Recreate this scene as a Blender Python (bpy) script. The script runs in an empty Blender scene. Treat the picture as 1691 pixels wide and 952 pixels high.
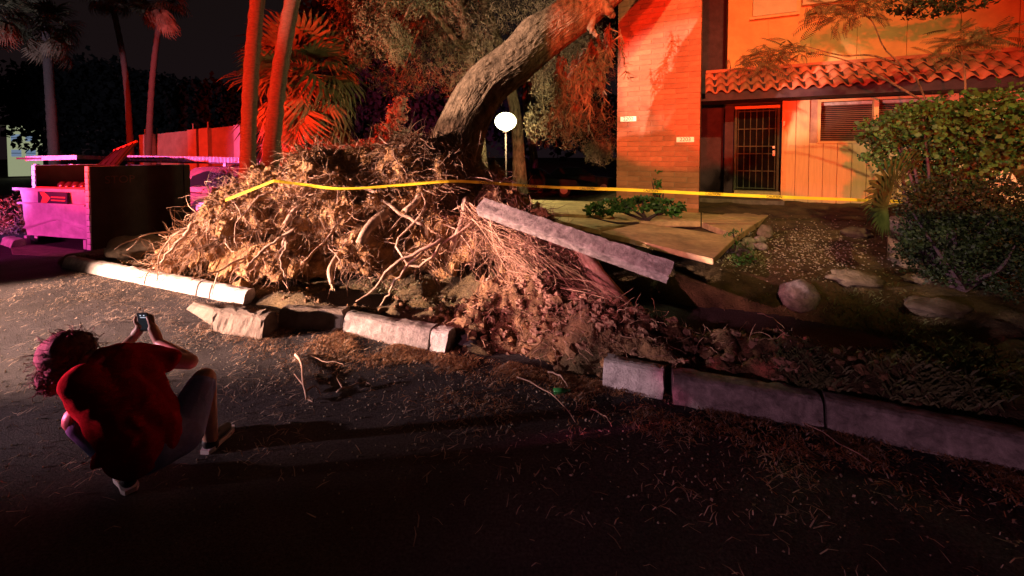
import bpy, bmesh, math, random
import numpy as np
from mathutils import Vector, Matrix, noise as mn
random.seed(7); rng = np.random.default_rng(7)
R = math.radians
SC = bpy.context.scene
COL = SC.collection

# ------------------------------------------------------------------ camera
FOC, CX, PITCH, EYE = 720.0, 819.0, R(2.0), 1.8
PY0 = 257 + FOC*math.tan(PITCH)
cam = bpy.data.objects.new('camera', bpy.data.cameras.new('camera')); COL.objects.link(cam)
cam.location = (0, 0, EYE); cam.rotation_euler = (math.pi/2 - PITCH, 0, 0)
cam.data.sensor_width = 36; cam.data.lens = FOC/1691*36
cam.data.shift_x = (845.5-CX)/1691; cam.data.shift_y = -(476-PY0)/1691
cam.data.clip_start = 0.05; cam.data.clip_end = 600
SC.camera = cam
def ray(px, py):
    a, b = (px-CX)/FOC, -(py-PY0)/FOC
    return np.array([a, math.cos(PITCH)+b*math.sin(PITCH), -math.sin(PITCH)+b*math.cos(PITCH)])
def P(px, py, Y):
    d = ray(px, py); t = Y/d[1]
    return Vector((d[0]*t, Y, EYE+d[2]*t))
def G(px, py, z=0.0):
    d = ray(px, py); t = (z-EYE)/d[2]
    return Vector((d[0]*t, d[1]*t, z))

# ------------------------------------------------------------------ night sky, lamps, exposure
w = bpy.data.worlds.new('World'); SC.world = w; w.use_nodes = True
nt = w.node_tree; bg = nt.nodes['Background']
tc = nt.nodes.new('ShaderNodeTexCoord'); sx = nt.nodes.new('ShaderNodeSeparateXYZ'); cr = nt.nodes.new('ShaderNodeValToRGB')
nt.links.new(tc.outputs['Generated'], sx.inputs[0]); nt.links.new(sx.outputs['Z'], cr.inputs[0]); nt.links.new(cr.outputs[0], bg.inputs[0])
cr.color_ramp.elements[0].position = 0.0; cr.color_ramp.elements[0].color = (.0085, .0050, .0062, 1)
cr.color_ramp.elements[1].position = 0.5; cr.color_ramp.elements[1].color = (.0070, .0043, .0034, 1)
bg.inputs[1].default_value = 1.0
SC.view_settings.view_transform = 'Standard'; SC.view_settings.look = 'None'
SC.view_settings.exposure = 0; SC.view_settings.gamma = 1
def spot(name, loc, to, watts, color, size, blend=.3, rad=.08):
    l = bpy.data.lights.new(name, 'SPOT'); o = bpy.data.objects.new(name, l); COL.objects.link(o)
    o.location = loc; o.rotation_euler = (Vector(to)-Vector(loc)).to_track_quat('-Z', 'Y').to_euler()
    l.energy = watts; l.color = color; l.spot_size = R(size); l.spot_blend = blend; l.shadow_soft_size = rad
    return o
# headlights of the engine standing off to the left; red and magenta beacons; sodium street lamp behind the camera; fill spots are added
spot('headlight_left', (-12.5, 2.0, 1.35), (-2.4, 6.0, -.5), 47000, (1, .57, .41), 30, .5, .09)
spot('headlight_right', (-12.6, .6, 1.3), (-.8, 4.9, .1), 9000, (1, .64, .70), 24, .7, .10)
spot('fill_canopy', (-11.5, .4, 3.0), (-.6, 10.5, 5.0), 17000, (1, .74, .50), 17, .6, .12)  # added spot to brighten the foliage clump above the fan palm
spot('fill_trunk', (-11.5, 1.0, 3.0), (-.2, 6.75, 3.2), 26000, (1, .66, .50), 9, .5, .08)  # added narrow spot for the pale side of the leaning trunk
spot('fill_pink_slab', (-9.0, -1.6, 4.2), (.75, 4.9, .85), 6500, (1, .30, .38), 15, .7, .06)  # unseen spot added to put pink on the slab and roots
spot('beacon_red', (-3.2, -5.0, 2.3), (5.6, 6.1, 5.5), 11500, (1, .045, .012), 36, .06, .06)
spot('fill_red_tree', (3.5, -5.0, 2.4), (1.1, 10.9, 2.2), 6500, (1, .05, .012), 8, .5, .06)  # added narrow spot that reddens the tree trunk beside the lamp
spot('fill_red_pillar', (-1.0, -5.0, 2.3), (3.5, 8.1, 4.0), 9000, (1, .045, .012), 21, .15, .06)  # extra spot added to carry red down the brick pillar
spot('beacon_red_far', (-11.5, 0.2, 2.8), (-5.6, 13.5, 4.6), 24000, (1, .035, .010), 42, .5, .06)
spot('fill_red_person', (-6.0, 1.95, .8), (-2.14, 2.36, .60), 3600, (1, .16, .34), 9.5, .5, .05)  # added rim spot for the crouching person's left flank
spot('fill_plum_kerb', (-5.0, -4.0, 1.1), (2.3, 2.75, .10), 950, (.85, .38, .56), 24, .9, .06)  # added spot, purple tint for the right hand kerb
spot('fill_red_wall', (-14.0, 1.0, 2.6), (-13.0, 24, 3.0), 24000, (1, .03, .012), 44, .5, .06)  # added spot so the far block reads red
spot('beacon_magenta', (-14.5, 1.5, 2.2), (-8.9, 9.0, .7), 5200, (1, .07, .42), 24, .5, .06)
spot('beacon_violet', (-16.0, 1.0, 2.6), (-21.0, 20, 4.8), 5500, (.62, .60, 1), 34, .5, .06)
spot('fill_purple_carport', (-14.0, 1.0, 2.4), (-9.6, 15.6, 1.9), 13000, (.8, .26, 1), 34, .5, .06)  # added spot that brightens the carport edge
spot('street_lamp_light', (-2.0, -7.0, 8.5), (5.8, 9.8, 2.0), 10500, (1, .64, .24), 30, .8, .15)

# ------------------------------------------------------------------ materials
MATS = {}
def M(name, col, rough=.85, var=.35, scale=4, bump=.4, bscale=30, col2=None, metal=0, spec=.3, rand=0, emis=None, es=1, dist=.02, detail=6, stretch=None, patch=None):
    if name in MATS: return MATS[name]
    m = bpy.data.materials.new(name); m.use_nodes = True; n = m.node_tree.nodes; L = m.node_tree.links
    b = n['Principled BSDF']; b.inputs['Roughness'].default_value = rough; b.inputs['Metallic'].default_value = metal
    b.inputs['Specular IOR Level'].default_value = spec
    t = n.new('ShaderNodeTexCoord'); src = t.outputs['Object']
    if stretch:
        mp = n.new('ShaderNodeMapping'); mp.inputs['Scale'].default_value = stretch; L.new(src, mp.inputs[0]); src = mp.outputs[0]
    nz = n.new('ShaderNodeTexNoise'); nz.inputs['Scale'].default_value = scale; nz.inputs['Detail'].default_value = detail; nz.inputs['Roughness'].default_value = .65
    L.new(src, nz.inputs['Vector'])
    rp = n.new('ShaderNodeValToRGB'); L.new(nz.outputs['Fac'], rp.inputs[0])
    c1 = tuple(max(0, c*(1-var)) for c in col); c2 = col2 or tuple(min(1, c*(1+var)) for c in col)
    rp.color_ramp.elements[0].position = .32; rp.color_ramp.elements[0].color = (*c1, 1)
    rp.color_ramp.elements[1].position = .68; rp.color_ramp.elements[1].color = (*c2, 1)
    out = rp.outputs[0]
    if rand:
        oi = n.new('ShaderNodeObjectInfo'); mr = n.new('ShaderNodeMapRange'); mr.inputs['To Min'].default_value = 1-rand; mr.inputs['To Max'].default_value = 1+rand
        L.new(oi.outputs['Random'], mr.inputs['Value'])
        mx = n.new('ShaderNodeVectorMath'); mx.operation = 'SCALE'; L.new(out, mx.inputs[0]); L.new(mr.outputs[0], mx.inputs['Scale']); out = mx.outputs[0]
    if patch:
        pn_ = n.new('ShaderNodeTexNoise'); pn_.inputs['Scale'].default_value = patch[0]; pn_.inputs['Detail'].default_value = 7; pn_.inputs['Roughness'].default_value = .7; pn_.inputs['Distortion'].default_value = .6
        L.new(n.new('ShaderNodeNewGeometry').outputs['Position'], pn_.inputs['Vector'])
        pm = n.new('ShaderNodeMapRange'); pm.inputs['From Min'].default_value = .35; pm.inputs['From Max'].default_value = .65; pm.inputs['To Min'].default_value = 1-patch[1]; pm.inputs['To Max'].default_value = 1+patch[1]*.4
        L.new(pn_.outputs['Fac'], pm.inputs['Value']); pv_ = n.new('ShaderNodeVectorMath'); pv_.operation = 'SCALE'; L.new(out, pv_.inputs[0]); L.new(pm.outputs[0], pv_.inputs['Scale']); out = pv_.outputs[0]
    L.new(out, b.inputs['Base Color'])
    if bump:
        nb = n.new('ShaderNodeTexNoise'); nb.inputs['Scale'].default_value = bscale; nb.inputs['Detail'].default_value = 5; nb.inputs['Roughness'].default_value = .7
        L.new(src, nb.inputs['Vector'])
        bp = n.new('ShaderNodeBump'); bp.inputs['Strength'].default_value = bump; bp.inputs['Distance'].default_value = dist
        L.new(nb.outputs['Fac'], bp.inputs['Height']); L.new(bp.outputs[0], b.inputs['Normal'])
    if emis:
        b.inputs['Emission Color'].default_value = (*emis, 1); b.inputs['Emission Strength'].default_value = es
    MATS[name] = m; return m
m_asphalt = M('asphalt', (.050, .043, .046), .85, .6, 60, 1.0, 95, dist=.02, spec=.2, detail=4, patch=(1.3, .45))
m_soil = M('soil', (.26, .11, .045), .95, .6, 5, 1, 28, col2=(.56, .32, .14), dist=.05)
m_yard = M('yard_soil', (.075, .048, .024), .95, .55, 3.2, 1, 35, col2=(.14, .10, .045), dist=.04)
m_root = M('root_bark', (.34, .19, .13), .8, .5, 6, .6, 60, col2=(.52, .35, .25), rand=.25, dist=.01)
m_fibre = M('root_fibre', (.30, .145, .085), .8, .6, 3, 0, col2=(.52, .33, .22))
m_bark = M('bark', (.17, .105, .06), .9, .55, 14, 1, 40, col2=(.42, .28, .18), dist=.06, stretch=(1, 1, .35))
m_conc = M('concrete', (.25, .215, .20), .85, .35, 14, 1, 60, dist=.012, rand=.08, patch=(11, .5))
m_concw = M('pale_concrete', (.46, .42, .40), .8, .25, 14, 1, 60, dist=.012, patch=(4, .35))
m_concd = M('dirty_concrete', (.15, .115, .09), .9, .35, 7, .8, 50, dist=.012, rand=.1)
m_walk = M('walk_concrete', (.50, .36, .19), .9, .22, 9, .6, 60, dist=.01, patch=(1.5, .4))
m_brick = M('slump_brick', (.42, .17, .10), .85, .12, 8, .5, 50, rand=.12, dist=.012, patch=(1.2, .3))
m_mortar = M('mortar', (.34, .20, .14), .95, .2, 8, .4, 60)
m_block = M('white_block', (.70, .66, .66), .85, .12, 9, .6, 60, rand=.06, dist=.01)
m_bmort = M('block_mortar', (.22, .2, .2), .95, .2, 8, .4, 60)
m_stucco = M('ochre_stucco', (.55, .33, .12), .9, .10, 3, .5, 120, dist=.004, patch=(.8, .22))
m_siding = M('tan_siding', (.58, .40, .20), .8, .10, 4, .25, 40, rand=.04, dist=.004, stretch=(6, 6, .6))
m_tile = M('clay_tile', (.40, .13, .07), .75, .25, 7, .5, 40, rand=.18, dist=.006)
m_fascia = M('dark_fascia', (.05, .03, .04), .8, .3, 6, .3, 40)
m_door = M('dark_door', (.008, .007, .006), 1, .3, 6, .1, 40, spec=0)
m_iron = M('black_iron', (.055, .060, .04), .6, .3, 12, .2, 60, spec=.1)
m_glass = M('window_glass', (.02, .02, .02), .08, .1, 3, 0, spec=.6)
m_blind = M('blind_slat', (.20, .09, .06), .6, .15, 8, 0, rand=.1)
m_frame = M('window_frame', (.62, .36, .16), .7, .1, 8, 0)
m_panel = M('pale_panel', (.42, .40, .24), .7, .12, 5, .2, 40)
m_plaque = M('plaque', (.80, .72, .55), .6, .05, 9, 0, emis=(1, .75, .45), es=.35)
m_ink = M('ink', (.02, .02, .02), .7, .1, 9, 0)
m_leaf = M('bush_leaf', (.024, .085, .020), .5, .6, 4.5, 0, col2=(.07, .19, .045), spec=.3)
m_leafd = M('dark_leaf', (.007, .018, .007), .6, .6, 5, 0, col2=(.024, .045, .015))
m_leafo = M('olive_needle', (.10, .095, .045), .8, .5, 1.6, 0, col2=(.24, .20, .11))
m_leafr = M('dusty_needle', (.12, .08, .05), .8, .5, 1.8, 0, col2=(.26, .17, .11))
m_frond = M('palm_frond', (.10, .10, .04), .5, .4, 4, 0, col2=(.22, .18, .08), spec=.4, rand=.3)
m_frondd = M('dry_palm_frond', (.30, .17, .08), .7, .4, 4, 0, col2=(.46, .30, .16), rand=.3)
m_agave = M('fan_leaf', (.05, .09, .035), .5, .4, 4, 0, col2=(.13, .18, .07), rand=.2)
m_ptrunk = M('palm_trunk', (.15, .10, .075), .9, .35, 14, .8, 40, dist=.02, stretch=(1, 1, 3))
m_litter = M('litter_straw', (.22, .13, .08), .8, .6, 6, 0, col2=(.55, .42, .32))
m_needle = M('rust_needles', (.30, .11, .05), .85, .5, 6, 0, col2=(.42, .22, .10))
m_rock = M('rock', (.13, .10, .07), .9, .35, 5, .9, 22, dist=.03, rand=.15)
m_pebble = M('pebble', (.16, .13, .09), .85, .4, 20, 0, col2=(.42, .37, .27))
m_tape = M('yellow_tape', (.85, .62, .03), .35, .06, 6, 0, spec=.5)
m_dump = M('dumpster_paint', (.52, .42, .50), .45, .25, 4, .35, 14, dist=.02, spec=.5)
m_dlid = M('dumpster_lid', (.02, .012, .012), .5, .3, 6, .2, 30)
m_decal = M('dark_decal', (.03, .015, .04), .5, .1, 6, 0)
m_decal2 = M('red_decal_lit_edge', (.75, .12, .06), .5, .1, 6, 0)
m_skin = M('skin', (.42, .24, .17), .5, .1, 12, .15, 120, dist=.002, spec=.4)
m_shirt = M('red_shirt', (.30, .006, .008), .95, .12, 9, .5, 16, spec=.05, dist=.02, stretch=(1, 1, 3))
m_short = M('blue_shorts', (.20, .24, .50), .85, .2, 14, .4, 40, dist=.01)
m_hair = M('brown_hair', (.09, .035, .025), .75, .5, 25, 1, 60, dist=.01)
m_shoe = M('black_shoe', (.02, .018, .02), .6, .3, 9, .2, 60)
m_sole = M('white_sole', (.65, .60, .60), .6, .1, 9, 0)
m_phone = M('phone_body', (.02, .02, .022), .3, .1, 9, 0)
m_screen = M('phone_screen', (.01, .01, .012), .15, .1, 9, 0, emis=(.10, .11, .14), es=.15)
m_icon = M('phone_icon', (.2, .2, .2), .4, .1, 9, 0, emis=(.75, .8, 1), es=.8)
m_redwall = M('block_wall', (.42, .28, .22), .9, .2, 2, .4, 30)
m_metal = M('corrugated_metal', (.62, .60, .64), .5, .15, 6, 0, metal=.2)
m_under = M('carport_soffit', (.07, .05, .06), .8, .3, 4, 0)
m_house = M('house_wall', (.55, .55, .42), .85, .1, 2, .2, 30, emis=(.50, .55, .32), es=.55)  # emission stands in for light falling on the front
m_roof = M('shingle_roof', (.10, .08, .10), .9, .3, 5, .5, 20)
m_lit = M('lit_window', (.2, .2, .2), .3, .1, 9, 0, emis=(.28, .40, .62), es=.5)
m_glow = M('lamp_globe', (.9, .9, .8), .4, .02, 9, 0, emis=(1, .98, .52), es=14)
m_pole = M('lamp_pole', (.14, .10, .10), .5, .15, 9, .1, 40)
m_carp = M('dark_car_paint', (.12, .035, .035), .25, .15, 9, 0, spec=.6, metal=.3)
m_carb = M('black_car_paint', (.02, .02, .03), .25, .15, 9, 0, spec=.6)
m_tyre = M('tyre', (.02, .02, .02), .8, .2, 9, .2, 40)
m_rim = M('rim', (.6, .58, .58), .3, .1, 9, 0, metal=.7)
m_tail = M('tail_light', (.5, .02, .02), .3, .1, 9, 0, emis=(1, .04, .02), es=.6)
m_plate = M('number_plate', (.7, .45, .15), .5, .1, 9, 0)
m_grass = M('grass_blade', (.07, .085, .03), .7, .5, 2, 0, col2=(.14, .14, .06))
m_bottle = M('green_bottle', (.03, .20, .05), .15, .1, 9, 0, spec=.6)

# ------------------------------------------------------------------ mesh helpers
class MB:
    def __init__(s): s.v = []; s.f = []
    def add(s, vs, fs):
        o = len(s.v); s.v += [tuple(p) for p in vs]; s.f += [tuple(i+o for i in f) for f in fs]; return s
    def box(s, c, d, rot=None):
        c = Vector(c); vs = []
        for x in (-.5, .5):
            for y in (-.5, .5):
                for z in (-.5, .5):
                    p = Vector((x*d[0], y*d[1], z*d[2]))
                    if rot is not None: p = rot @ p
                    vs.append(c+p)
        return s.add(vs, [(0,1,3,2),(4,6,7,5),(0,4,5,1),(2,3,7,6),(0,2,6,4),(1,5,7,3)])
    def tube(s, pts, rad, n=6, cap=True, jit=0):
        pts = [Vector(p) for p in pts]; k = len(pts)
        if not hasattr(rad, '__len__'): rad = [rad]*k
        t0 = (pts[1]-pts[0]).normalized(); a = t0.orthogonal().normalized(); rings = []
        for i, p in enumerate(pts):
            t = (pts[min(i+1, k-1)]-pts[max(i-1, 0)])
            t = t.normalized() if t.length > 1e-9 else t0
            a = (a - t*a.dot(t)); a = a.normalized() if a.length > 1e-6 else t.orthogonal().normalized()
            b = t.cross(a)
            for j in range(n):
                an = 2*math.pi*j/n; r = rad[i]*(1+(random.uniform(-jit, jit) if jit else 0))
                rings.append(p+(a*math.cos(an)+b*math.sin(an))*r)
        fs = [(i*n+j, i*n+(j+1)%n, (i+1)*n+(j+1)%n, (i+1)*n+j) for i in range(k-1) for j in range(n)]
        if cap: fs += [tuple(reversed(range(n))), tuple((k-1)*n+j for j in range(n))]
        return s.add(rings, fs)
    def ball(s, c, r, nu=10, nv=7, sc=(1,1,1), nz=0, rot=None, seed=0):
        c = Vector(c); vs = []; fs = []
        for i in range(nv+1):
            th = math.pi*i/nv
            for j in range(nu):
                ph = 2*math.pi*j/nu
                p = Vector((math.sin(th)*math.cos(ph), math.sin(th)*math.sin(ph), math.cos(th)))
                k = 1+nz*mn.fractal(p*1.6+Vector((seed*3.7, seed, 0)), 1, 2, 3) if nz else 1
                p = Vector((p.x*sc[0], p.y*sc[1], p.z*sc[2]))*r*k
                if rot is not None: p = rot @ p
                vs.append(c+p)
        for i in range(nv):
            for j in range(nu):
                fs.append((i*nu+j, (i+1)*nu+j, (i+1)*nu+(j+1)%nu, i*nu+(j+1)%nu))
        return s.add(vs, fs)
    def mesh(s, name, smooth=False):
        me = bpy.data.meshes.new(name); me.from_pydata(s.v, [], s.f); me.update()
        if smooth: me.polygons.foreach_set('use_smooth', [True]*len(me.polygons))
        return me
    def build(s, name, mat, parent=None, smooth=False): return link(name, s.mesh(name, smooth), mat, parent)
def link(name, me, mat, parent=None):
    if mat and not me.materials: me.materials.append(mat)
    o = bpy.data.objects.new(name, me); COL.objects.link(o)
    if parent is not None:
        o.parent = parent; o.matrix_parent_inverse = parent.matrix_basis.inverted()
    return o
def quads(name, V, mat, parent=None, smooth=False):
    """V: array (n,4,3) of loose quads"""
    V = np.ascontiguousarray(V, dtype=np.float32); n = len(V)
    me = bpy.data.meshes.new(name); me.vertices.add(n*4); me.vertices.foreach_set('co', V.reshape(-1))
    me.loops.add(n*4); me.loops.foreach_set('vertex_index', np.arange(n*4, dtype=np.int32))
    me.polygons.add(n); me.polygons.foreach_set('loop_start', np.arange(0, n*4, 4, dtype=np.int32)); me.polygons.foreach_set('loop_total', np.full(n, 4, dtype=np.int32))
    me.update(calc_edges=True); me.validate()
    return link(name, me, mat, parent)
def thing(name, label, cat, loc=(0,0,0), group=None):
    o = bpy.data.objects.new(name, None); COL.objects.link(o); o.location = loc; o.empty_display_size = .1
    o['label'] = label; o['category'] = cat
    if group: o['group'] = group
    return o
def tag(o, label, cat, group=None, kind=None):
    if label: o['label'] = label
    if cat: o['category'] = cat
    if group: o['group'] = group
    if kind: o['kind'] = kind
    return o
def part_loc(name, me, mat, parent, mw):
    """part sharing mesh data, placed by a world matrix"""
    if mat and not me.materials: me.materials.append(mat)
    o = bpy.data.objects.new(name, me); COL.objects.link(o); o.parent = parent
    o.matrix_parent_inverse = parent.matrix_basis.inverted(); o.matrix_basis = mw
    return o
def lerp(a, b, t): return a+(b-a)*t
def sm(x, a, b):
    t = min(1, max(0, (x-a)/(b-a))); return t*t*(3-2*t)
def interp(x, xs, ys): return float(np.interp(x, xs, ys))
def fbm(x, y, z, o=4): return mn.fractal(Vector((x, y, z)), 1.0, 2.0, o)
def rv(s=1): return Vector((random.gauss(0, 1), random.gauss(0, 1), random.gauss(0, 1)))*s
def bez(pts, n):
    """Catmull-Rom through pts"""
    pts = [Vector(p) for p in pts]; q = [pts[0]*2-pts[1]]+pts+[pts[-1]*2-pts[-2]]; out = []
    m = len(pts)-1
    for i in range(n+1):
        u = min(m-1e-6, m*i/n); k = int(u); t = u-k
        a, b, c, d = q[k:k+4]
        out.append(.5*((2*b)+(c-a)*t+(2*a-5*b+4*c-d)*t*t+(3*b-a-3*c+d)*t*t*t))
    return out

# ------------------------------------------------------------------ terrain
CC, SS = math.cos(R(24.2)), math.sin(R(24.2))
def sd(x, y): return CC*x-SS*(y-3.8), SS*x+CC*(y-3.8)
def xy(s, d): return CC*s+SS*d, 3.8-SS*s+CC*d
def street_z(x, y): return -.35*sm(y, 9, 14)
def gauss(s, d, s0, d0, a, b): return math.exp(-((s-s0)/a)**2-((d-d0)/b)**2)
def yard_z(x, y, fine=True):
    s, d = sd(x, y)
    z = .13+.085*min(d, 8.5)*sm(s, -3, .8)
    dist = gauss(s, d, -.2, .9, 3.2, 1.6)
    z -= .26*gauss(s, d, -1.9, .75, 1.7, .35)
    z += .34*gauss(s, d, -.02, .85, .55, .45)
    z += .16*gauss(s, d, .75, .42, .5, .28)
    z -= .62*gauss(s, d, 2.2, 1.75, 1.45, .62)
    z -= .35*gauss(s, d, .9, 1.7, .9, .5)
    z += .10*gauss(s, d, 1.7, .55, .8, .22)
    z += .10*gauss(s, d, 2.9, .45, .9, .2)
    if fine:
        k = .02+.10*min(1, dist+gauss(s, d, 1.9, 1.2, 1.9, 1.1))
        z += k*fbm(x*2.3, y*2.3, 1.7, 5)*1.6+.5*k*abs(fbm(x*9, y*9, 4.2, 3))
    z = lerp(max(-.1, z-.2), z, sm(d, 0, .28)) if d < .28 else z
    return z
def ground_z(x, y):
    s, d = sd(x, y)
    return yard_z(x, y) if (d > 0 and s > -8.2 and d < 13) else street_z(x, y)
def GH(px, py, off=0):
    d = ray(px, py); t = .8
    while t < 40:
        p = (d[0]*t, d[1]*t, EYE+d[2]*t)
        if p[2] <= ground_z(p[0], p[1])+off: break
        t += .03
    x, y = d[0]*t, d[1]*t
    return Vector((x, y, ground_z(x, y)+off))
def grid(name, xs, ys, fn, mat, smooth=True):
    V = [fn(a, b) for b in ys for a in xs]; nx = len(xs)
    F = [(j*nx+i, j*nx+i+1, (j+1)*nx+i+1, (j+1)*nx+i) for j in range(len(ys)-1) for i in range(nx-1)]
    me = bpy.data.meshes.new(name); me.from_pydata(V, [], F); me.update()
    if smooth: me.polygons.foreach_set('use_smooth', [True]*len(me.polygons))
    return link(name, me, mat)
def street_pt(a, b): return (a, b, street_z(a, b))
ax = list(np.concatenate([np.linspace(-260, -20, 9), np.linspace(-18, 18, 37), np.linspace(20, 260, 9)]))
ay = list(np.concatenate([np.linspace(-60, -6, 8), np.linspace(-5, 20, 51), np.linspace(24, 400, 14)]))
tag(grid('street', ax, ay, street_pt, m_asphalt), 'dark asphalt street with scattered straw and twigs', None, kind='structure')
def yard_pt(s, d):
    x, y = xy(s, d)
    if d < .001 or d > 13.4 or s < -8.1 or s > 13.9: return (x, y, -.5)
    return (x, y, yard_z(x, y))
ss_ = list(np.concatenate([[-8.2], np.linspace(-8.05, -3.6, 60), np.linspace(-3.5, 5, 190), np.linspace(5.1, 14, 50)]))
dd_ = list(np.concatenate([[0, .02], np.linspace(.06, 3, 75), np.linspace(3.1, 13.4, 60), [13.5]]))
tag(grid('yard', ss_, dd_, yard_pt, m_yard), 'brown yard soil torn open beside the kerb', None, kind='structure')

# ------------------------------------------------------------------ kerbs
def kerb_mesh(name, L, h=.19, wtop=.15, mat=None, seed=0, parent=None, n=None, broke=.045, chip=.010, sharp=False):
    """length along +x from 0 to L, front face at y=0, base z=0"""
    prof = [(0, 0), (.012, h*.35), (.028, h*.72), (.045, h*.90), (.07, h*.98), (.10, h), (wtop*.8+.03, h), (wtop+.04, h*.97), (wtop+.06, h*.6), (wtop+.06, 0)]
    if sharp: prof = [(0, 0), (.004, h*.5), (.008, h*.94), (.022, h), (wtop*.4, h*1.01), (wtop*.8, h), (wtop+.04, h*.98), (wtop+.05, h*.6), (wtop+.05, 0)]
    n = n or max(6, int(L/.035)); V = []; k = len(prof)
    for i in range(n+1):
        x = L*i/n
        for j, (py_, pz) in enumerate(prof):
            e = 0
            if i == 0: e = abs(fbm(py_*9, pz*9, seed+.5, 3))*broke
            if i == n: e = -abs(fbm(py_*9, pz*9, seed+5.5, 3))*broke
            c = chip*fbm(x*7, py_*12+seed, pz*12, 4)
            lump = chip*.45*fbm(x*25, py_*25+seed, pz*25, 3)
            V.append((x+e, py_+c*.7+lump, max(pz+(c+lump)*(.9 if pz > .02 else 0), -.02)))
    F = [(i*k+j, (i+1)*k+j, (i+1)*k+j+1, i*k+j+1) for i in range(n) for j in range(k-1)]
    F += [tuple(range(k)), tuple(reversed([n*k+j for j in range(k)]))]
    mb = MB(); mb.add(V, F); return mb.build(name, mat, parent)
def kerb(p0, p1, label, mat, h=.19, seed=0, tilt=0, group='broken kerb pieces along the street', wtop=.15, **kw):
    p0, p1 = Vector(p0), Vector(p1); d = p1-p0
    o = kerb_mesh('kerb_block', d.length, h, wtop, mat, seed, **kw)
    x = d.normalized(); y = Vector((-x.y, x.x, 0)).normalized(); z = x.cross(y)
    o.matrix_world = Matrix.Translation(p0) @ Matrix((x, y, z)).transposed().to_4x4() @ Matrix.Rotation(tilt, 4, 'X')
    return tag(o, label, 'kerb', group)
def onl(px, z=0):
    u = (px-CX)/FOC; x = 3.8*u/(1+.45*u); return Vector((x, 3.8-.45*x, z))
lk = [onl(95), onl(232), onl(318), onl(340), onl(398)]
lks = ['long white-lit kerb section nearest the dumpster', 'short white kerb section beside the leaf litter', 'narrow cracked kerb sliver between two white sections', 'broken white kerb end at the left edge of the pit']
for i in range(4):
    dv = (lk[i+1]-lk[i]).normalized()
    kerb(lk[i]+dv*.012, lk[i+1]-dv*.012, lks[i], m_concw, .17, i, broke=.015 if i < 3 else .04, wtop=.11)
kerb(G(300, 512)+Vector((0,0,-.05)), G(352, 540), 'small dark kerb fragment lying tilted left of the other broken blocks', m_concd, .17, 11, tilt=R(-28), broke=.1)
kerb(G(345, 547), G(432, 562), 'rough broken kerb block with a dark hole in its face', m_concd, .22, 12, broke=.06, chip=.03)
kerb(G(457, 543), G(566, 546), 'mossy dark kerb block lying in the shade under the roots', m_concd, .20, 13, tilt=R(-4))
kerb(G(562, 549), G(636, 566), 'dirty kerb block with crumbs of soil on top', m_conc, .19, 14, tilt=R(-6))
kerb(G(634, 567), G(706, 581), 'clean grey kerb block joining the white stub', m_conc, .19, 15, broke=.01)
kerb(G(706.5, 581), G(738, 587), 'white stub of kerb at the edge of the gap', m_concw, .19, 16, broke=.05)  # paler concrete than the block beside it
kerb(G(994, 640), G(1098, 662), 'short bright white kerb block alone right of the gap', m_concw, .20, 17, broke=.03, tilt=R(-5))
g1, g2, g3 = G(1110, 668), G(1362, 712), G(1730, 791)
kerb(g1, g2, 'long purple-grey kerb section from the gap to the crack', m_conc, .19, 18, broke=.02)
kerb(g2+(g3-g2).normalized()*.012, g3, 'grey kerb section running out to the right below the yard', m_conc, .19, 19, broke=.03)
tilt_p0, tilt_p1 = P(787, 356, 5.0), P(1103, 470, 4.1)
sl = kerb(tilt_p0, tilt_p1, 'long pale kerb slab heaved up and leaning on the roots', m_conc, .11, 21, tilt=R(44), broke=.04, wtop=.15, sharp=True)

# pale stump of kerb at the far left edge by the dumpster
kerb(G(0, 404), G(18, 410), 'tiny kerb stub at the far left past the dumpster', m_concw, .15, 31)

# ------------------------------------------------------------------ walkway slabs
def slab(pts, label, th=.10, lift=0.0, mat=m_walk, zz=None):
    base = [GH(px, py) for px, py in pts]
    zs = zz if zz else [max(ground_z(b.x, b.y), 0)+.05+lift for b in base]
    top = [G(px, py, z) for (px, py), z in zip(pts, zs)]
    top = [G(px, py, z) for (px, py), z in zip(pts, zs)]
    n = len(top); bm = bmesh.new()
    tv = [bm.verts.new(p) for p in top]; f = bm.faces.new(tv)
    r = bmesh.ops.extrude_face_region(bm, geom=[f]); vs = [e for e in r['geom'] if isinstance(e, bmesh.types.BMVert)]
    for v in vs: v.co.z -= th
    bmesh.ops.recalc_face_normals(bm, faces=bm.faces)
    bmesh.ops.bevel(bm, geom=[e for e in bm.edges], offset=.008, segments=1, affect='EDGES')
    me = bpy.data.meshes.new('concrete_slab'); bm.to_mesh(me); bm.free()
    return tag(link('concrete_slab', me, mat), label, 'paving slab', 'walkway slabs in front of the building')
zw = lambda px, py: .80
slab([(876, 330), (1010, 334), (1010, 357), (905, 352), (876, 341)], 'tan walkway slab behind the root mound beside the grass strip', zz=[.68]*5)
slab([(1012, 336), (1157, 344), (1157, 366), (1060, 366), (1012, 357)], 'tan walkway slab in front of the plants at the brick wall', zz=[.66]*5)
slab([(1159, 343), (1292, 338), (1275, 352), (1218, 389), (1159, 367)], 'tan walkway slab leading up to the dark door', zz=[.66]*5)
slab([(905, 354), (1012, 359), (1058, 367), (992, 380), (930, 366)], 'cracked tan slab sagging at the edge of the root mound', zz=[.63, .63, .62, .58, .60], th=.09)
slab([(992, 383), (1060, 368.5), (1216, 391), (1178, 428)], 'heaved walkway slab with a dark gap beneath its edge', th=.07, zz=[.72, .70, .66, .66])

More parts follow.
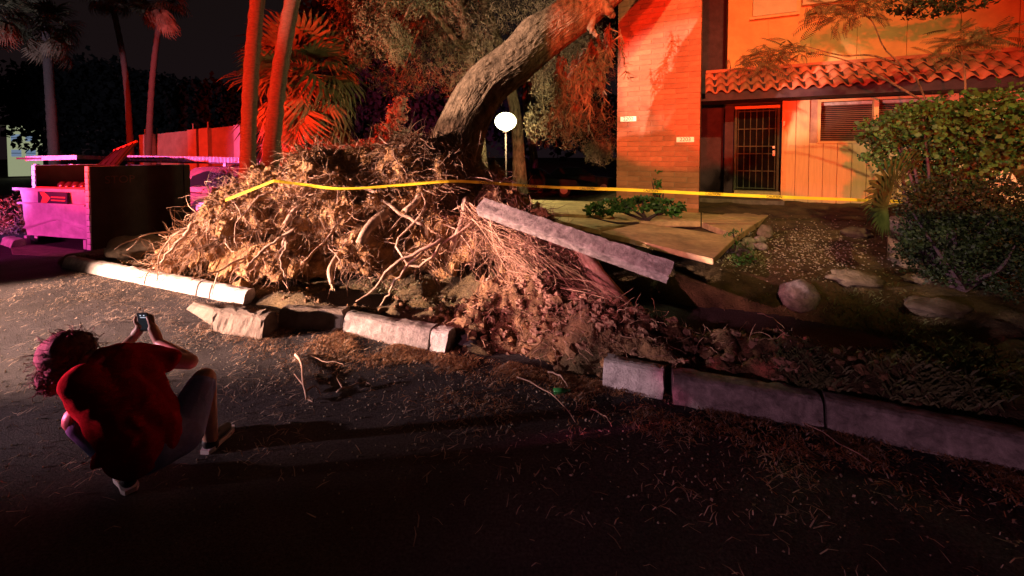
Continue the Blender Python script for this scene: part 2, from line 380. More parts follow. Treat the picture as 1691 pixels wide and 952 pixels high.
# ------------------------------------------------------------------ root ball with fallen tree
tree = thing('fallen_tree', 'huge uprooted tree leaning right with its torn root plate facing the street', 'tree', (-.4, 6.6, 0))
TX = [-5.1, -4.48, -3.84, -3.2, -2.0, -.72, -.27, .38, .65, .95, 1.1]
TZ = [.12, .72, 1.26, 1.70, 1.80, 1.84, 1.70, 1.26, .95, .45, .1]
def rb(x, th, off=0):
    zt = interp(x, TX, TZ); zc = zt*.52; rz = zt*.48+.05
    yc = 6.55+.12*max(0, -x-2.5)-.1*max(0, x+.5); ry = 1.12*min(1, .35+zt/2.2)
    c, s = math.cos(th), math.sin(th)
    cy = math.copysign(abs(c)**.75, c); sz = math.copysign(abs(s)**.85, s)
    p = Vector((x, yc-ry*cy, zc+rz*sz)); nrm = Vector((0, -cy/ry, sz/rz)); nrm.x = -.25*(interp(x+.2, TX, TZ)-interp(x-.2, TX, TZ))/.4; nrm.normalize()
    q = p*1.0
    dsp = .20*fbm(q.x*1.5, q.y*1.5, q.z*1.9+3, 5)+.10*fbm(q.x*5, q.y*5, q.z*5, 4)
    hol = fbm(q.x*1.5+9, q.y*1.2, q.z*2.1, 3)
    if hol > .05: dsp -= min(.42, (hol-.05)*2.2)
    return p+nrm*(dsp+off), nrm
NX, NT = 230, 120
V = []; 
for i in range(NX+1):
    x = lerp(-5.1, 1.1, i/NX)
    for j in range(NT): V.append(rb(x, 2*math.pi*j/NT-math.pi/2)[0])
F = [(i*NT+j, (i+1)*NT+j, (i+1)*NT+(j+1)%NT, i*NT+(j+1)%NT) for i in range(NX) for j in range(NT)]
mb = MB(); mb.add(V, F); mb.build('root_plate', m_soil, tree)
# fibres
def walk(p, d, L, n, grav, wob, curl=.0):
    pts = [p.copy()]; st = L/n; d = d.normalized(); ax_ = rv().normalized()
    for _ in range(n):
        d = (d+rv(wob)+Vector((0, 0, -grav))+ax_.cross(d)*curl).normalized(); p = p+d*st; pts.append(p.copy())
    return pts
fib = MB()
for i in range(11500):
    x = random.uniform(-4.9, .95); th = random.triangular(-1.0, 2.1, .6)
    p, nr = rb(x, th, .01)
    tan = nr.cross(rv()).normalized()
    L = random.choice([.08, .14, .22, .34, .5]); r = random.choice([.0025, .003, .0035, .0055])
    d = tan+nr*random.uniform(.0, .7)+Vector((0, 0, random.uniform(-1.4, .2)))
    fib.tube(walk(p-nr*.03, d, L, 6, random.uniform(0, .25), .28, .3), [r, r, r*.9, r*.8, r*.7, r*.5, r*.3], 3, cap=False)
tag(fib.build('root_hair', m_fibre, tree), 'tangle of fine pale roots over the soil', None, kind='stuff')
# thick matted fringe along the top edge of the plate
fr = MB()
for i in range(2300):
    x = random.triangular(-3.6, .3, -.9); th = random.uniform(1.0, 1.9)
    p, nr = rb(x, th, .0)
    d = Vector((random.uniform(-1, .4), -.5, random.uniform(-.1, .45)))+rv(.25)
    L = random.uniform(.18, .5); r = random.choice([.004, .005, .008])
    fr.tube(walk(p, d, L, 5, .14, .15, .1), [r, r, r*.9, r*.7, r*.5, r*.3], 3, cap=False)
tag(fr.build('root_mat', m_fibre, tree), 'matted brush of roots along the top of the plate', None, kind='stuff')
# thick individual roots
def root_between(pts, r0, r1, n=14, name='root', wob=.012, sides=7, mat=m_root):
    c = bez(pts, n); c = [p+rv(wob) for p in c]
    m = MB(); m.tube(c, [lerp(r0, r1, i/n)*(1+.18*fbm(i*.6, r0*99, 0, 2)) for i in range(n+1)], sides, jit=.08)
    return m.build(name, mat, tree, smooth=True)
for i in range(42):
    x = random.uniform(-4.7, .8); th = random.triangular(-.7, 1.7, .4)
    p, nr = rb(x, th, .02); tan = nr.cross(rv()).normalized()
    d = tan+nr*.5+Vector((0, 0, random.uniform(-.9, .1))); L = random.uniform(.35, 1.15); r = random.uniform(.007, .019)
    pts = walk(p-nr*.06, d, L, 9, .10, .22, .12); m = MB()
    m.tube(pts, [lerp(r, r*.25, k/9) for k in range(10)], 6, jit=.12)
    if random.random() < .6:
        k = random.randint(3, 6); b = walk(pts[k], d+rv(.8), L*.45, 5, .1, .25)
        m.tube(b, [lerp(r*.6, r*.15, q/5) for q in range(6)], 5)
    m.build('root', m_root, tree, smooth=True)
rp = lambda l: [P(*q) for q in l]
for l, a, b in [
    ([(705, 345, 5.3), (655, 400, 5.1), (690, 440, 5.0), (735, 400, 5.05), (790, 360, 5.2)], .014, .018),
    ([(735, 400, 5.05), (700, 410, 4.95), (650, 440, 4.85), (615, 480, 4.8), (590, 498, 4.75)], .024, .008),
    ([(700, 415, 5.0), (660, 455, 4.85), (640, 490, 4.8), (622, 512, 4.75)], .018, .007),
    ([(475, 385, 5.5), (462, 420, 5.35), (480, 395, 5.4), (500, 370, 5.5)], .02, .02),
    ([(478, 388, 5.4), (465, 425, 5.3), (470, 462, 5.2)], .022, .008),
    ([(575, 300, 5.7), (620, 320, 5.5), (665, 355, 5.3), (700, 372, 5.2)], .030, .020),
    ([(320, 370, 5.6), (300, 395, 5.5), (275, 420, 5.45), (262, 440, 5.4)], .03, .012),
    ([(490, 375, 5.4), (440, 410, 5.3), (410, 440, 5.2)], .022, .012),
    ([(810, 455, 4.9), (806, 475, 4.85), (822, 495, 4.8), (845, 460, 4.9)], .012, .009),
    ([(890, 385, 4.9), (905, 440, 4.7), (960, 500, 4.5), (1010, 560, 4.2)], .022, .014),
    ([(905, 390, 4.9), (955, 450, 4.7), (1000, 520, 4.4), (1045, 560, 4.2)], .02, .012),
    ([(910, 395, 4.8), (920, 450, 4.7), (1000, 525, 4.4)], .028, .016),
    ([(800, 350, 5.2), (860, 395, 4.9), (930, 470, 4.6), (1020, 590, 4.0)], .018, .012)]:
    root_between(rp(l), a, b)
# broad flat root below the slab
c = bez(rp([(945, 395, 4.85), (985, 455, 4.65), (1020, 500, 4.45), (1062, 545, 4.25)]), 12)
mb = MB(); mb.tube(c, [.06, .075, .09, .10, .105, .11, .11, .115, .11, .10, .09, .07, .05], 9, jit=.08)
tag(mb.build('root', m_root, tree, smooth=True), 'broad flat brown root under the leaning slab', None)
# broken stubs of thick root, torn pale at the end
m_torn = M('torn_wood', (.62, .40, .22), .8, .3, 20, .8, 50, col2=(.75, .55, .34), dist=.01)
for l, r in ((((640, 352, 5.5), (612, 372, 5.3), (594, 402, 5.12)), .055), (((520, 330, 5.7), (490, 345, 5.5), (470, 372, 5.4)), .035), (((700, 300, 5.8), (690, 330, 5.45), (668, 350, 5.3)), .04), (((420, 350, 5.8), (395, 375, 5.6), (365, 385, 5.5)), .035), (((770, 330, 5.6), (762, 372, 5.2), (748, 400, 5.1)), .04), (((560, 420, 5.5), (545, 445, 5.2), (548, 470, 5.1)), .03)):
    c = bez(rp(l), 9); m = MB(); m.tube(c, [r*(1.25-.35*i/9) for i in range(10)], 11, jit=.10); o = m.build('root', m_root, tree, smooth=True)
    m = MB(); d = (c[-1]-c[-2]).normalized()
    for k in range(9): q = c[-1]+rv(r*.32); m.tube([q-d*.01, q+d*random.uniform(.02, .07)+rv(.004)], [r*.22, .002], 4)
    m.build('torn_end', m_torn, o)
# curtain of roots from the slab down to the kerb gap
cur = MB()
for i in range(620):
    t = random.random(); a = P(lerp(770, 960, t)+random.gauss(0, 8), lerp(345, 420, t)+random.gauss(0, 8), lerp(5.25, 4.75, t))
    if random.random() < .6:
        u = random.random(); m_ = P(lerp(840, 960, u)+random.gauss(0, 16), lerp(420, 480, u)+random.gauss(0, 14), 4.65)
        e = P(random.gauss(1020, 16), random.gauss(555, 22), 4.1); pts = bez([a, m_, e], 10)
    else: pts = walk(a, Vector((random.uniform(-.4, .6), -.4, -1)), random.uniform(.2, .7), 8, .2, .25)
    r = random.choice([.003, .0035, .005, .007]); n = len(pts)-1
    ph_ = random.uniform(0, 50)
    cur.tube([p+rv(.012)+Vector((fbm(ph_, k*.25, 0, 2), fbm(ph_, k*.25, 5, 2), fbm(ph_, k*.25, 9, 2)))*.22*math.sin(min(1, k/3)*1.57) for k, p in enumerate(pts)], [r*lerp(1, .4, k/n) for k in range(n+1)], 3, cap=False)
tag(cur.build('root_curtain', m_fibre, tree), 'pinkish roots hanging from the slab to the kerb gap', None, kind='stuff')
# leaf flakes caught in the plate
def flakes(n, fn, lo, hi, asp=.5, flat=0):
    Q = np.zeros((n, 4, 3))
    for i in range(n):
        c, nr = fn(); a = nr.cross(rv()).normalized(); a = (a+nr*random.uniform(-.5, .5)*(1-flat)).normalized(); b = nr.cross(a).normalized()
        L = random.uniform(lo, hi); W = L*asp
        Q[i] = [c-a*L*.5, c-b*W*.5, c+a*L*.5, c+b*W*.5+nr*W*.3]
    return Q
def rbs():
    return rb(random.uniform(-4.9, .9), random.triangular(-.6, 2.1, 1.0), .02)
tag(quads('dead_leaves', flakes(5000, rbs, .012, .034), m_litter, tree), 'dry leaf bits caught between the roots', None, kind='stuff')
# soil clods on the plate
cl = MB()
for i in range(450):
    p, nr = rbs(); r = random.choice([.012, .018, .025, .035, .055])
    cl.ball(p, r, 7, 5, (1, random.uniform(.6, 1), random.uniform(.5, .9)), .8, seed=i)
tag(cl.build('soil_clod', m_soil, tree), 'crumbling clods of soil on the root plate', None, kind='stuff')

# trunk
tp = [P(746, 300, 6.7), P(752, 250, 6.7), P(768, 200, 6.7), P(800, 145, 6.75), P(850, 103, 6.8), P(900, 60, 6.9), P(960, 15, 7.0), P(1040, -50, 7.2), P(1130, -140, 7.5)]
tr_ = [.50, .42, .375, .355, .345, .34, .33, .30, .26]
cpts = bez(tp, 110); rr = np.interp(np.linspace(0, 8, 111), range(9), tr_)
N = 180; V = []; a = None
for i, p in enumerate(cpts):
    t = (cpts[min(i+1, 110)]-cpts[max(i-1, 0)]).normalized()
    a = Vector((1, 0, 0)) if a is None else a
    a = (a-t*a.dot(t)).normalized(); b = t.cross(a)
    for j in range(N):
        an = 2*math.pi*j/N; d = a*math.cos(an)+b*math.sin(an)
        k = .5+.5*fbm(math.cos(an)*4.5, math.sin(an)*4.5, i*.055, 4)
        ridge = -.028*abs(fbm(math.cos(an)*15, math.sin(an)*15, i*.30, 3))
        burl = .07*math.exp(-((i-66)/5)**2)*max(0, math.cos(an-R(200)))
        flare = .12*max(0, 1-i/10)*(.6+.4*math.sin(an*5))
        V.append(p+d*(rr[i]*(.96+.06*k)+ridge+burl+flare*rr[i]))
F = [(i*N+j, i*N+(j+1)%N, (i+1)*N+(j+1)%N, (i+1)*N+j) for i in range(110) for j in range(N)]
mb = MB(); mb.add(V, F); mb.build('trunk', m_bark, tree)
# limb stubs and drooping branches of the fallen tree
def limb(pts, r0, r1, par=tree, name='branch', mat=m_bark, n=12):
    return root_between(pts, r0, r1, n, name, .01, 7, mat) if par is tree else None
limb(rp([(975, 0, 7.0), (1000, 15, 6.8), (1012, 25, 6.7)]), .14, .05)
limb(rp([(990, -10, 7.0), (975, 40, 6.8), (985, 60, 6.7)]), .09, .03)
def strands(name, start_fn, n, mat, parent, L=(.3, .8), grav=.25, r=.006, wob=.15, kids=3, leaf=.05):
    """drooping needle sprays: thin stems plus narrow leaf quads"""
    m = MB(); Q = []
    for i in range(n):
        p, d = start_fn(); k = 7; pts = walk(p, d, random.uniform(*L), k, grav, wob)
        m.tube(pts, [r*lerp(1, .35, q/k) for q in range(k+1)], 3, cap=False)
        for q in range(1, k+1):
            for _ in range(kids):
                a = (pts[q]-pts[q-1]).normalized()+rv(.55); a.normalize(); b = a.cross(rv()).normalized()
                l = leaf*random.uniform(.6, 1.5); c0 = pts[q]+rv(.015); wd = l*.07+.0018
                Q.append([c0-b*wd, c0+b*wd, c0+a*l+b*wd*.3, c0+a*l-b*wd*.3])
    m.build(name, mat, parent)
    return quads('needles', np.array([[tuple(v) for v in q] for q in Q]), mat, parent)
def st1():
    t = random.random(); p = P(lerp(925, 1008, t)+random.gauss(0, 12), lerp(135, 45, t)+random.gauss(0, 14), 7.6+random.gauss(0, .2))
    return p, Vector((random.uniform(-.4, .2), random.uniform(-.4, .3), -1))
o = strands('hanging_twigs', st1, 60, m_leafr, tree, (.4, 1.1), .3, .007, .12, 5, .13)
tag(o, None, None, kind='stuff')

# ------------------------------------------------------------------ police tape
tp_ = [(372, 331, 5.25), (452, 299, 5.25), (500, 305, 5.3), (560, 312, 5.3), (640, 308, 5.35), (738, 300, 5.4), (800, 302, 5.6), (900, 309, 5.9), (1040, 314, 6.1), (1180, 321, 6.2), (1320, 327, 6.15), (1480, 333, 6.0), (1540, 336, 5.9)]
c = [P(*q) for q in tp_[:2]]+bez([P(*q) for q in tp_[1:]], 60)[1:]
V = []; F = []
for i, p in enumerate(c):
    wd = .017 if p.x < -1.0 else lerp(.017, .022, sm(p.x, -1, 2)); tw = .5*math.sin(i*.33) if p.x < 1 else .25*math.sin(i*.2)
    up = Vector((0, math.sin(tw), math.cos(tw)))*wd
    V += [p-up, p+up, p+up+Vector((0, .0015, 0)), p-up+Vector((0, .0015, 0))]
for i in range(len(c)-1):
    for k in range(4): F.append((i*4+k, i*4+(k+1)%4, i*4+4+(k+1)%4, i*4+4+k))
mb = MB(); mb.add(V, F); tape = mb.build('barrier_tape', m_tape)
tag(tape, 'yellow caution tape strung from the root plate to the bushes', 'tape')
def text(body, size, mat, parent, loc, xdir, updir, name='lettering', ext=.001, align='CENTER'):
    cu = bpy.data.curves.new(name, 'FONT'); cu.body = body; cu.size = size; cu.extrude = ext; cu.align_x = align; cu.align_y = 'CENTER'
    tmp = bpy.data.objects.new('tmp', cu); me = bpy.data.meshes.new_from_object(tmp); bpy.data.objects.remove(tmp); me.name = name
    me.materials.clear(); me.materials.append(mat); o = bpy.data.objects.new(name, me); COL.objects.link(o)
    x = Vector(xdir).normalized(); u = Vector(updir); z = x.cross(u).normalized(); u = z.cross(x)
    o.parent = parent; o.matrix_parent_inverse = parent.matrix_basis.inverted()
    o.matrix_basis = Matrix.Translation(Vector(loc)) @ Matrix((x, u, z)).transposed().to_4x4()
    return o
for i in (28, 32, 36, 40, 44, 48):
    a, b = c[i], c[i+1]; text('CAUTION', .048, m_ink, tape, (a+b)/2+Vector((0, -.012, 0)), b-a, (0, 0, 1))

# ------------------------------------------------------------------ building
BC, BS = math.cos(R(25.6)), math.sin(R(25.6))
bx, by = Vector((BC, -BS, 0)), Vector((BS, BC, 0))   # along wall to the right, into the building
B0 = Vector((6.28, 9.6, 0))                            # right door jamb on the main wall plane
BR = Matrix((bx, by, Vector((0, 0, 1)))).transposed()
def Bp(s, d, z): return B0+bx*s+by*d+Vector((0, 0, z))
bld = thing('apartment_building', 'two storey ochre apartment with brick pillar, clay tile awning and dark barred door', 'building', (6.28, 9.6, .8))
def Bbox(name, s0, s1, d0, d1, z0, z1, mat, par=bld):
    m = MB(); m.box(Bp((s0+s1)/2, (d0+d1)/2, (z0+z1)/2), (s1-s0, d1-d0, z1-z0), BR); return m.build(name, mat, par)
def spx(px, d=0):  # s on plane d for image column
    u = (px-CX)/FOC; q = B0+by*d
    # X = q.x+bx.x*s, Y=q.y+bx.y*s ; X=uY
    return (u*q.y-q.x)/(bx.x-u*bx.y)
sL = spx(1157)
GZ = .55
s_door0, s_door1 = spx(1216, .3), 0.0
# core walls
sR = spx(1198, .25); Bbox('wall', sR, 9, .25, 7, 3.0, 6.6, m_stucco); Bbox('recess_wall', -3.6, sR-.01, 1.6, 1.8, GZ, 6.6, MATS.get('x') or m_fascia)  # dark fascia colour on the recess wall stands in for shade
sw0, swm0, swm1, sw1 = spx(1353), spx(1440), spx(1448), spx(1548)
zw0, zw1 = 2.10, 2.93
Bbox('wall', .02, sw0-.03, .03, .22, GZ, 2.99, m_mortar); Bbox('wall', sw1+.03, 9, .03, .22, GZ, 2.99, m_mortar)
Bbox('wall', sw0-.028, sw1+.028, .03, .22, GZ, zw0-.03, m_mortar)
Bbox('wall', spx(1196, .55), s_door0-.06, .55, .8, GZ, 2.99, m_fascia)  # same dark colour in place of shade left of the door
Bbox('soffit', -2.3, 9, -.62, .24, 3.0, 3.05, m_fascia)
# siding boards of the ground floor
xs = .012; i = 0
while xs < 6.5:
    wdt = .245; a_, b_ = xs, xs+wdt
    segs = [(GZ, 2.985)]
    if b_ > sw0-.02 and a_ < sw1+.02: segs = [(GZ, zw0-.035)]
    for z0, z1 in segs: Bbox('siding_board', a_+.006, b_-.006, 0, .028, z0, z1, m_siding)
    xs += wdt
Bbox('trim', .0, .09, -.02, -.002, GZ, 2.99, m_frame)
# upper storey panels
for i in range(12):
    a_ = max(sR, -1.08+i*.8); Bbox('wall_panel', a_+.006, -1.08+i*.8+.794, .22, .248, 3.75, 6.5, m_stucco)
# second floor window
s0_, s1_ = spx(1238, .15), spx(1309, .15)
uw = Bbox('window', s0_, s1_, .10, .219, 4.93, 6.3, m_panel); Bbox('window_frame', s0_-.06, s1_+.06, .12, .218, 4.87, 4.925, m_frame, uw); Bbox('window_frame', s1_+.003, s1_+.06, .12, .218, 4.928, 6.3, m_frame, uw)
Bbox('window', s1_+.10, s1_+2.2, .10, .219, 5.05, 6.3, m_panel)
# ground floor window with blinds
wnd = Bbox('window', sw0, sw1, .12, .14, zw0, zw1, m_glass)
for z0, z1, a_, b_ in ((zw0-.05, zw0, sw0-.05, sw1+.05), (zw1, zw1+.05, sw0-.05, sw1+.05), (zw0, zw1, sw0-.05, sw0), (zw0, zw1, sw1, sw1+.05), (zw0, zw1, swm0, swm1)):
    Bbox('window_frame', a_+.001, b_-.001, -.03, .10, z0+.001, z1-.001, m_frame, wnd)
sl_me = MB(); sl_me.box((0, 0, 0), (1, .035, .004), None); slm = sl_me.mesh('blind_slat')
for (a_, b_) in ((sw0+.01, swm0-.01), (swm1+.01, sw1-.01)):
    for k in range(19):
        z = zw0+.02+k*(zw1-zw0-.10)/18
        mw = Matrix.Translation(Bp((a_+b_)/2, .085, z)) @ BR.to_4x4() @ Matrix.Rotation(R(35), 4, 'X') @ Matrix.Scale(b_-a_, 4, (1, 0, 0))
        part_loc('blind_slat', slm, m_blind, wnd, mw)
    Bbox('blind_rail', a_, b_, .05, .10, zw1-.07, zw1-.01, m_concw, wnd)
# door with security grille
dz0, dz1 = .99, 2.96
Bbox('step', spx(1157)-.05, .0, -.55, .54, GZ, .84, m_concd); 
Bbox('threshold', s_door0-.05, -.002, .10, .54, .842, .985, m_walk)
dr = Bbox('door', s_door0, -.05, .40, .45, dz0, dz1-.08, m_door)
gr = Bbox('door_frame', s_door0-.05, s_door0, .30, .5, dz0, dz1-.09, m_iron); Bbox('door_frame', -.048, -.002, .3, .5, dz0, dz1-.09, m_iron)
Bbox('door_frame', s_door0-.05, -.002, .28, .5, dz1-.085, dz1-.02, m_frame)
dw = -.05-s_door0
for k in range(7):
    s_ = s_door0+.03+k*(dw-.06)/6; Bbox('grille_bar', s_-.008, s_+.008, .33, .35, dz0+.02, dz1-.1, m_iron, dr)
for z in (dz0+.05, dz0+.45, dz0+.85, dz0+1.02, dz0+1.42, dz1-.14):
    Bbox('grille_rail', s_door0+.01, -.06, .325, .329, z-.012, z+.012, m_iron, dr)
Bbox('door_handle', -.13, -.09, .26, .32, dz0+.80, dz0+.92, m_rim, dr); Bbox('door_handle', -.13, -.09, .28, .32, dz0+.97, dz0+1.02, m_rim, dr)
Bbox('door_bell', .02, .05, -.035, -.022, 2.45, 2.55, m_rim)
# awning: fascia, rafters and barrel tiles
aw0 = spx(1163, -.7); 
Bbox('fascia', aw0, 9, -.70, -.625, 2.99, 3.17, m_fascia)
Bbox('fascia', aw0+.002, aw0+.06, -.62, .24, 3.06, 3.17, m_fascia)
slope = math.atan2(3.76-3.20, .92)
m = MB()
a_, b_ = Bp(aw0, -.70, 3.172), Bp(9, -.70, 3.172); c_, d_ = Bp(9, .2, 3.72), Bp(aw0, .2, 3.72)
m.add([a_, b_, c_, d_]+[v-Vector((0, 0, .03)) for v in (a_, b_, c_, d_)], [(0,1,2,3),(7,6,5,4),(0,4,5,1),(1,5,6,2),(2,6,7,3),(3,7,4,0)]); m.build('awning_deck', m_fascia, bld)
def tile_mesh():
    V = []; F = []; n = 12; L = .40; W = .235
    for iy in range(2):
        for layer in (0, 1):
            for i in range(n+1):
                t = i/n; x = t*W; z = (.062*math.sin(t/.62*math.pi) if t < .62 else -.022*math.sin((t-.62)/.38*math.pi))
                V.append((x, iy*L, z+.02-(.014*layer)-(.012 if iy else 0)))
    k = n+1
    for i in range(n):
        F += [(i, i+1, 2*k+i+1, 2*k+i), (k+i+1, k+i, 3*k+i, 3*k+i+1), (i+1, i, k+i, k+i+1)]
    return MB().add(V, F).mesh('roof_tile', True)
tm = tile_mesh(); ncol = int((8.6-aw0)/.232)
for r_ in range(3):
    for k in range(ncol):
        ds = -.76+r_*.315; z = 3.165+(ds+.70)*math.tan(slope)+.015+r_*.004
        mw = Matrix.Translation(Bp(aw0+k*.232+random.uniform(-.006, .006), ds+random.uniform(-.008, .008), z)) @ BR.to_4x4() @ Matrix.Rotation(slope-R(2.5)+random.uniform(-.01, .01), 4, 'X') @ Matrix.Rotation(random.uniform(-.012, .012), 4, 'Z')
        part_loc('roof_tile', tm, m_tile, bld, mw)
Bbox('ridge_trim', aw0, 9, .12, .215, 3.73, 3.80, m_tile)
# brick pillar
PL, PR_ = Vector((2.57, 9.3, 0)), Vector((4.02, 8.6, 0))
pil = thing('brick_pillar', 'tall reddish slump brick pillar with two number plaques', 'pillar', (3.3, 8.95, .6))
pd = (PR_-PL).normalized(); pn = Vector((-pd.y, pd.x, 0)); PW = (PR_-PL).length; PR3 = Matrix((pd, pn, Vector((0, 0, 1)))).transposed()
def Pbox(name, s0, s1, d0, d1, z0, z1, mat, par=pil):
    m = MB(); m.box(PL+pd*(s0+s1)/2+pn*(d0+d1)/2+Vector((0, 0, (z0+z1)/2)), (s1-s0, d1-d0, z1-z0), PR3); return m.build(name, mat, par)
Pbox('mortar_core', .012, PW-.012, .012, 2.2, .35, 6.6, m_mortar)
def brick_me(name, w_, h_, d_, rough=.004):
    bm = bmesh.new(); bmesh.ops.create_cube(bm, size=1)
    for v in bm.verts: v.co = Vector((v.co.x*w_, v.co.y*d_, v.co.z*h_))
    bmesh.ops.bevel(bm, geom=list(bm.edges), offset=.006, segments=1, affect='EDGES')
    for v in bm.verts: v.co += rv(rough)*.5
    me = bpy.data.meshes.new(name); bm.to_mesh(me); bm.free(); return me
HB, LB = .1045, PW/3.5
b_full = [brick_me('brick', LB-.011, HB-.008, .06) for _ in range(3)]; b_half = brick_me('brick', LB/2-.011, HB-.008, .06)
r0 = 0
for r_ in range(54):
    z = .42+r_*HB+HB/2; cuts = [0]
    if r_ % 2 == 0: cells = [(0, 1), (1, 2), (2, 3), (3, 3.5)]
    else: cells = [(0, .5), (.5, 1.5), (1.5, 2.5), (2.5, 3.5)]
    for a_, b_ in cells:
        me = random.choice(b_full) if b_-a_ > .9 else b_half
        loc = PL+pd*(a_+b_)/2*LB+pn*(.03+random.uniform(-.003, .004))+Vector((0, 0, z))
        part_loc('brick', me, m_brick, pil, Matrix.Translation(loc) @ PR3.to_4x4())
def plaque(px, py, txt):
    u = (px-CX)/FOC; s_ = (u*PL.y-PL.x)/(pd.x-u*pd.y); q = PL+pd*s_; z = P(px, py, q.y).z
    pb = Pbox('number_plaque', s_-.16, s_+.16, -.022, -.006, z-.05, z+.05, m_plaque)
    text(txt, .105, m_ink, pb, q+pn*(-.0235)+Vector((0, 0, z)), pd, (0, 0, 1))
plaque(1037, 197, '2202'); plaque(1131, 231, '2203')

# ------------------------------------------------------------------ dumpster enclosure
Ea = Vector((-7.74, 8.2, 0)); ed = Vector((.41, .912, 0)).normalized(); ex = Vector((.912, -.41, 0)).normalized()
ER = Matrix((ex, ed, Vector((0, 0, 1)))).transposed()
def wallrun(p0, n_along, label, name='block_wall', h=14):
    t = thing(name, label, 'wall', tuple(p0), 'block walls of the dumpster bay')
    hb = 1.6/h; mes = [brick_me('block', .125, hb-.010, .36-.01, .006) for _ in range(3)]
    m = MB(); m.box(p0+ed*(.36*n_along/2)+Vector((0, 0, .79)), (.10, .36*n_along-.02, 1.56), ER); m.build('mortar_core', m_bmort, t)
    for r_ in range(h):
        off = 0 if r_ % 2 == 0 else -.0
        for k in range(n_along):
            loc = p0+ed*(.36*(k+.5)+(.0 if r_ % 2 == 0 else .0))+Vector((0, 0, hb*(r_+.5)))
            part_loc('block', random.choice(mes), m_block, t, Matrix.Translation(loc) @ ER.to_4x4())
    return t
wr = wallrun(Ea+Vector((.02, 0, 0)), 5, 'right block wall of the dumpster bay with STOP painted on its dark side')
lw_p = Vector((-9.62, 9.05, 0)); lwt = wallrun(lw_p, 4, 'left block wall of the dumpster bay behind the bin')
m = MB(); m.box(Ea+Vector((.02, 0, .80))+ed*.92+ex*.070, (.012, 1.78, 1.58), ER); m.build('shade_board', M('dark_side_shade', (.035, .022, .02), .9, .3, 4, .3, 40), wr)  # thin dark board puts the shade of the unlit side into colour
m = MB(); m.box(Vector((-9.62, 9.05, .80))+ed*.72+ex*.070, (.012, 1.40, 1.58), ER); m.build('shade_board', MATS['dark_side_shade'], lwt)  # shade of the inner face, again as a dark board
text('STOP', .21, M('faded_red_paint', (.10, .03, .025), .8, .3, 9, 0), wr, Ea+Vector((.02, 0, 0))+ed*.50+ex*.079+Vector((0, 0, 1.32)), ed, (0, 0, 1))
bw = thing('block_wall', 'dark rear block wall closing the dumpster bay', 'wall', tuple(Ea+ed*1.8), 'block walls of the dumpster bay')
m = MB(); m.box((Ea+lw_p)/2+ed*1.75+Vector((0, 0, .8)), (2.3, .12, 1.55), ER); m.build('wall_face', MATS['dark_side_shade'], bw)  # rear wall coloured dark for the shade inside the bay
# dumpster
D0, D1 = Ea-ex*1.98-ed*.22, Ea-ex*.10+ed*.06; D0.z = D1.z = 0
dx = (D1-D0).normalized(); dy = Vector((-dx.y, dx.x, 0)); DW = (D1-D0).length; DR = Matrix((dx, dy, Vector((0, 0, 1)))).transposed()
dm = thing('dumpster', 'dented pink-lit metal dumpster with a dark square decal', 'dumpster', tuple(D0))
def Dp(s, d, z): return D0+dx*s+dy*d+Vector((0, 0, z))
# body as bulged sheet with a V crease and a mid rib
nx_, nz_ = 40, 30; V = []; F = []
for j in range(nz_+1):
    z = lerp(.18, 1.10, j/nz_); ins = .10*(1-j/nz_)
    for i in range(nx_+1):
        s_ = lerp(ins*.6, DW, i/nx_); crease = abs(s_/DW-.52)*.42
        zz = .55-crease; dd = .06*math.exp(-((z-zz)/.022)**2) - .06*math.exp(-((z-zz+.1)/.09)**2)*math.sin(math.pi*s_/DW)
        dd += .012*fbm(s_*2.5, z*2.5, 0, 3)
        V.append(Dp(s_, ins*.5-dd, z))
F = [(j*(nx_+1)+i, j*(nx_+1)+i+1, (j+1)*(nx_+1)+i+1, (j+1)*(nx_+1)+i) for j in range(nz_) for i in range(nx_)]
m = MB(); m.add(V, F); m.build('front_sheet', m_dump, dm, smooth=True)
m = MB(); c8 = [Dp(.05, .06, .18), Dp(DW, .06, .18), Dp(DW, 1.2, .18), Dp(.05, 1.2, .18), Dp(0, .02, 1.09), Dp(DW, .02, 1.09), Dp(DW, 1.25, 1.09), Dp(0, 1.25, 1.09)]
m.add(c8, [(3,2,1,0),(0,4,7,3),(1,2,6,5),(2,3,7,6),(0,1,5,4)]); m.build('bin_box', m_dump, dm)
def Dbox(name, s0, s1, d0, d1, z0, z1, mat):
    m = MB(); m.box(Dp((s0+s1)/2, (d0+d1)/2, (z0+z1)/2), (s1-s0, d1-d0, z1-z0), DR); return m.build(name, mat, dm)
Dbox('rib', -.03, DW, -.045, .012, .825, .86, m_dump); Dbox('rim', -.14, DW+.02, -.05, .01, 1.10, 1.15, m_dump)
Dbox('rim', .5, DW+.02, -.02, .04, 1.153, 1.18, m_decal2)
Dbox('leg', .08, .16, -.01, .05, 0, .178, m_dump); Dbox('leg', DW-.12, DW-.04, -.01, .05, 0, .178, m_dump)
for i in range(2): Dbox('fork_pocket', -.07, -.002, .1, .3, .8, 1.0, m_dump)
dc = Dbox('decal', .62, 1.45, -.052, -.046, .865, 1.09, m_decal)
m = MB(); m.add([Dp(.70, -.054, .87), Dp(.88, -.054, .87), Dp(.98, -.054, .97), Dp(.90, -.054, 1.03), Dp(.80, -.054, 1.08), Dp(.68, -.054, 1.07), Dp(.76, -.054, .98)], [(0,1,2,3,4,5,6)]); m.build('emblem', m_decal2, dc)
for z in (.985, .925):
    m = MB(); m.box(Dp(1.20, -.0545, z), (.40, .003, .022), DR); m.build('lettering_bar', m_decal2, dc)
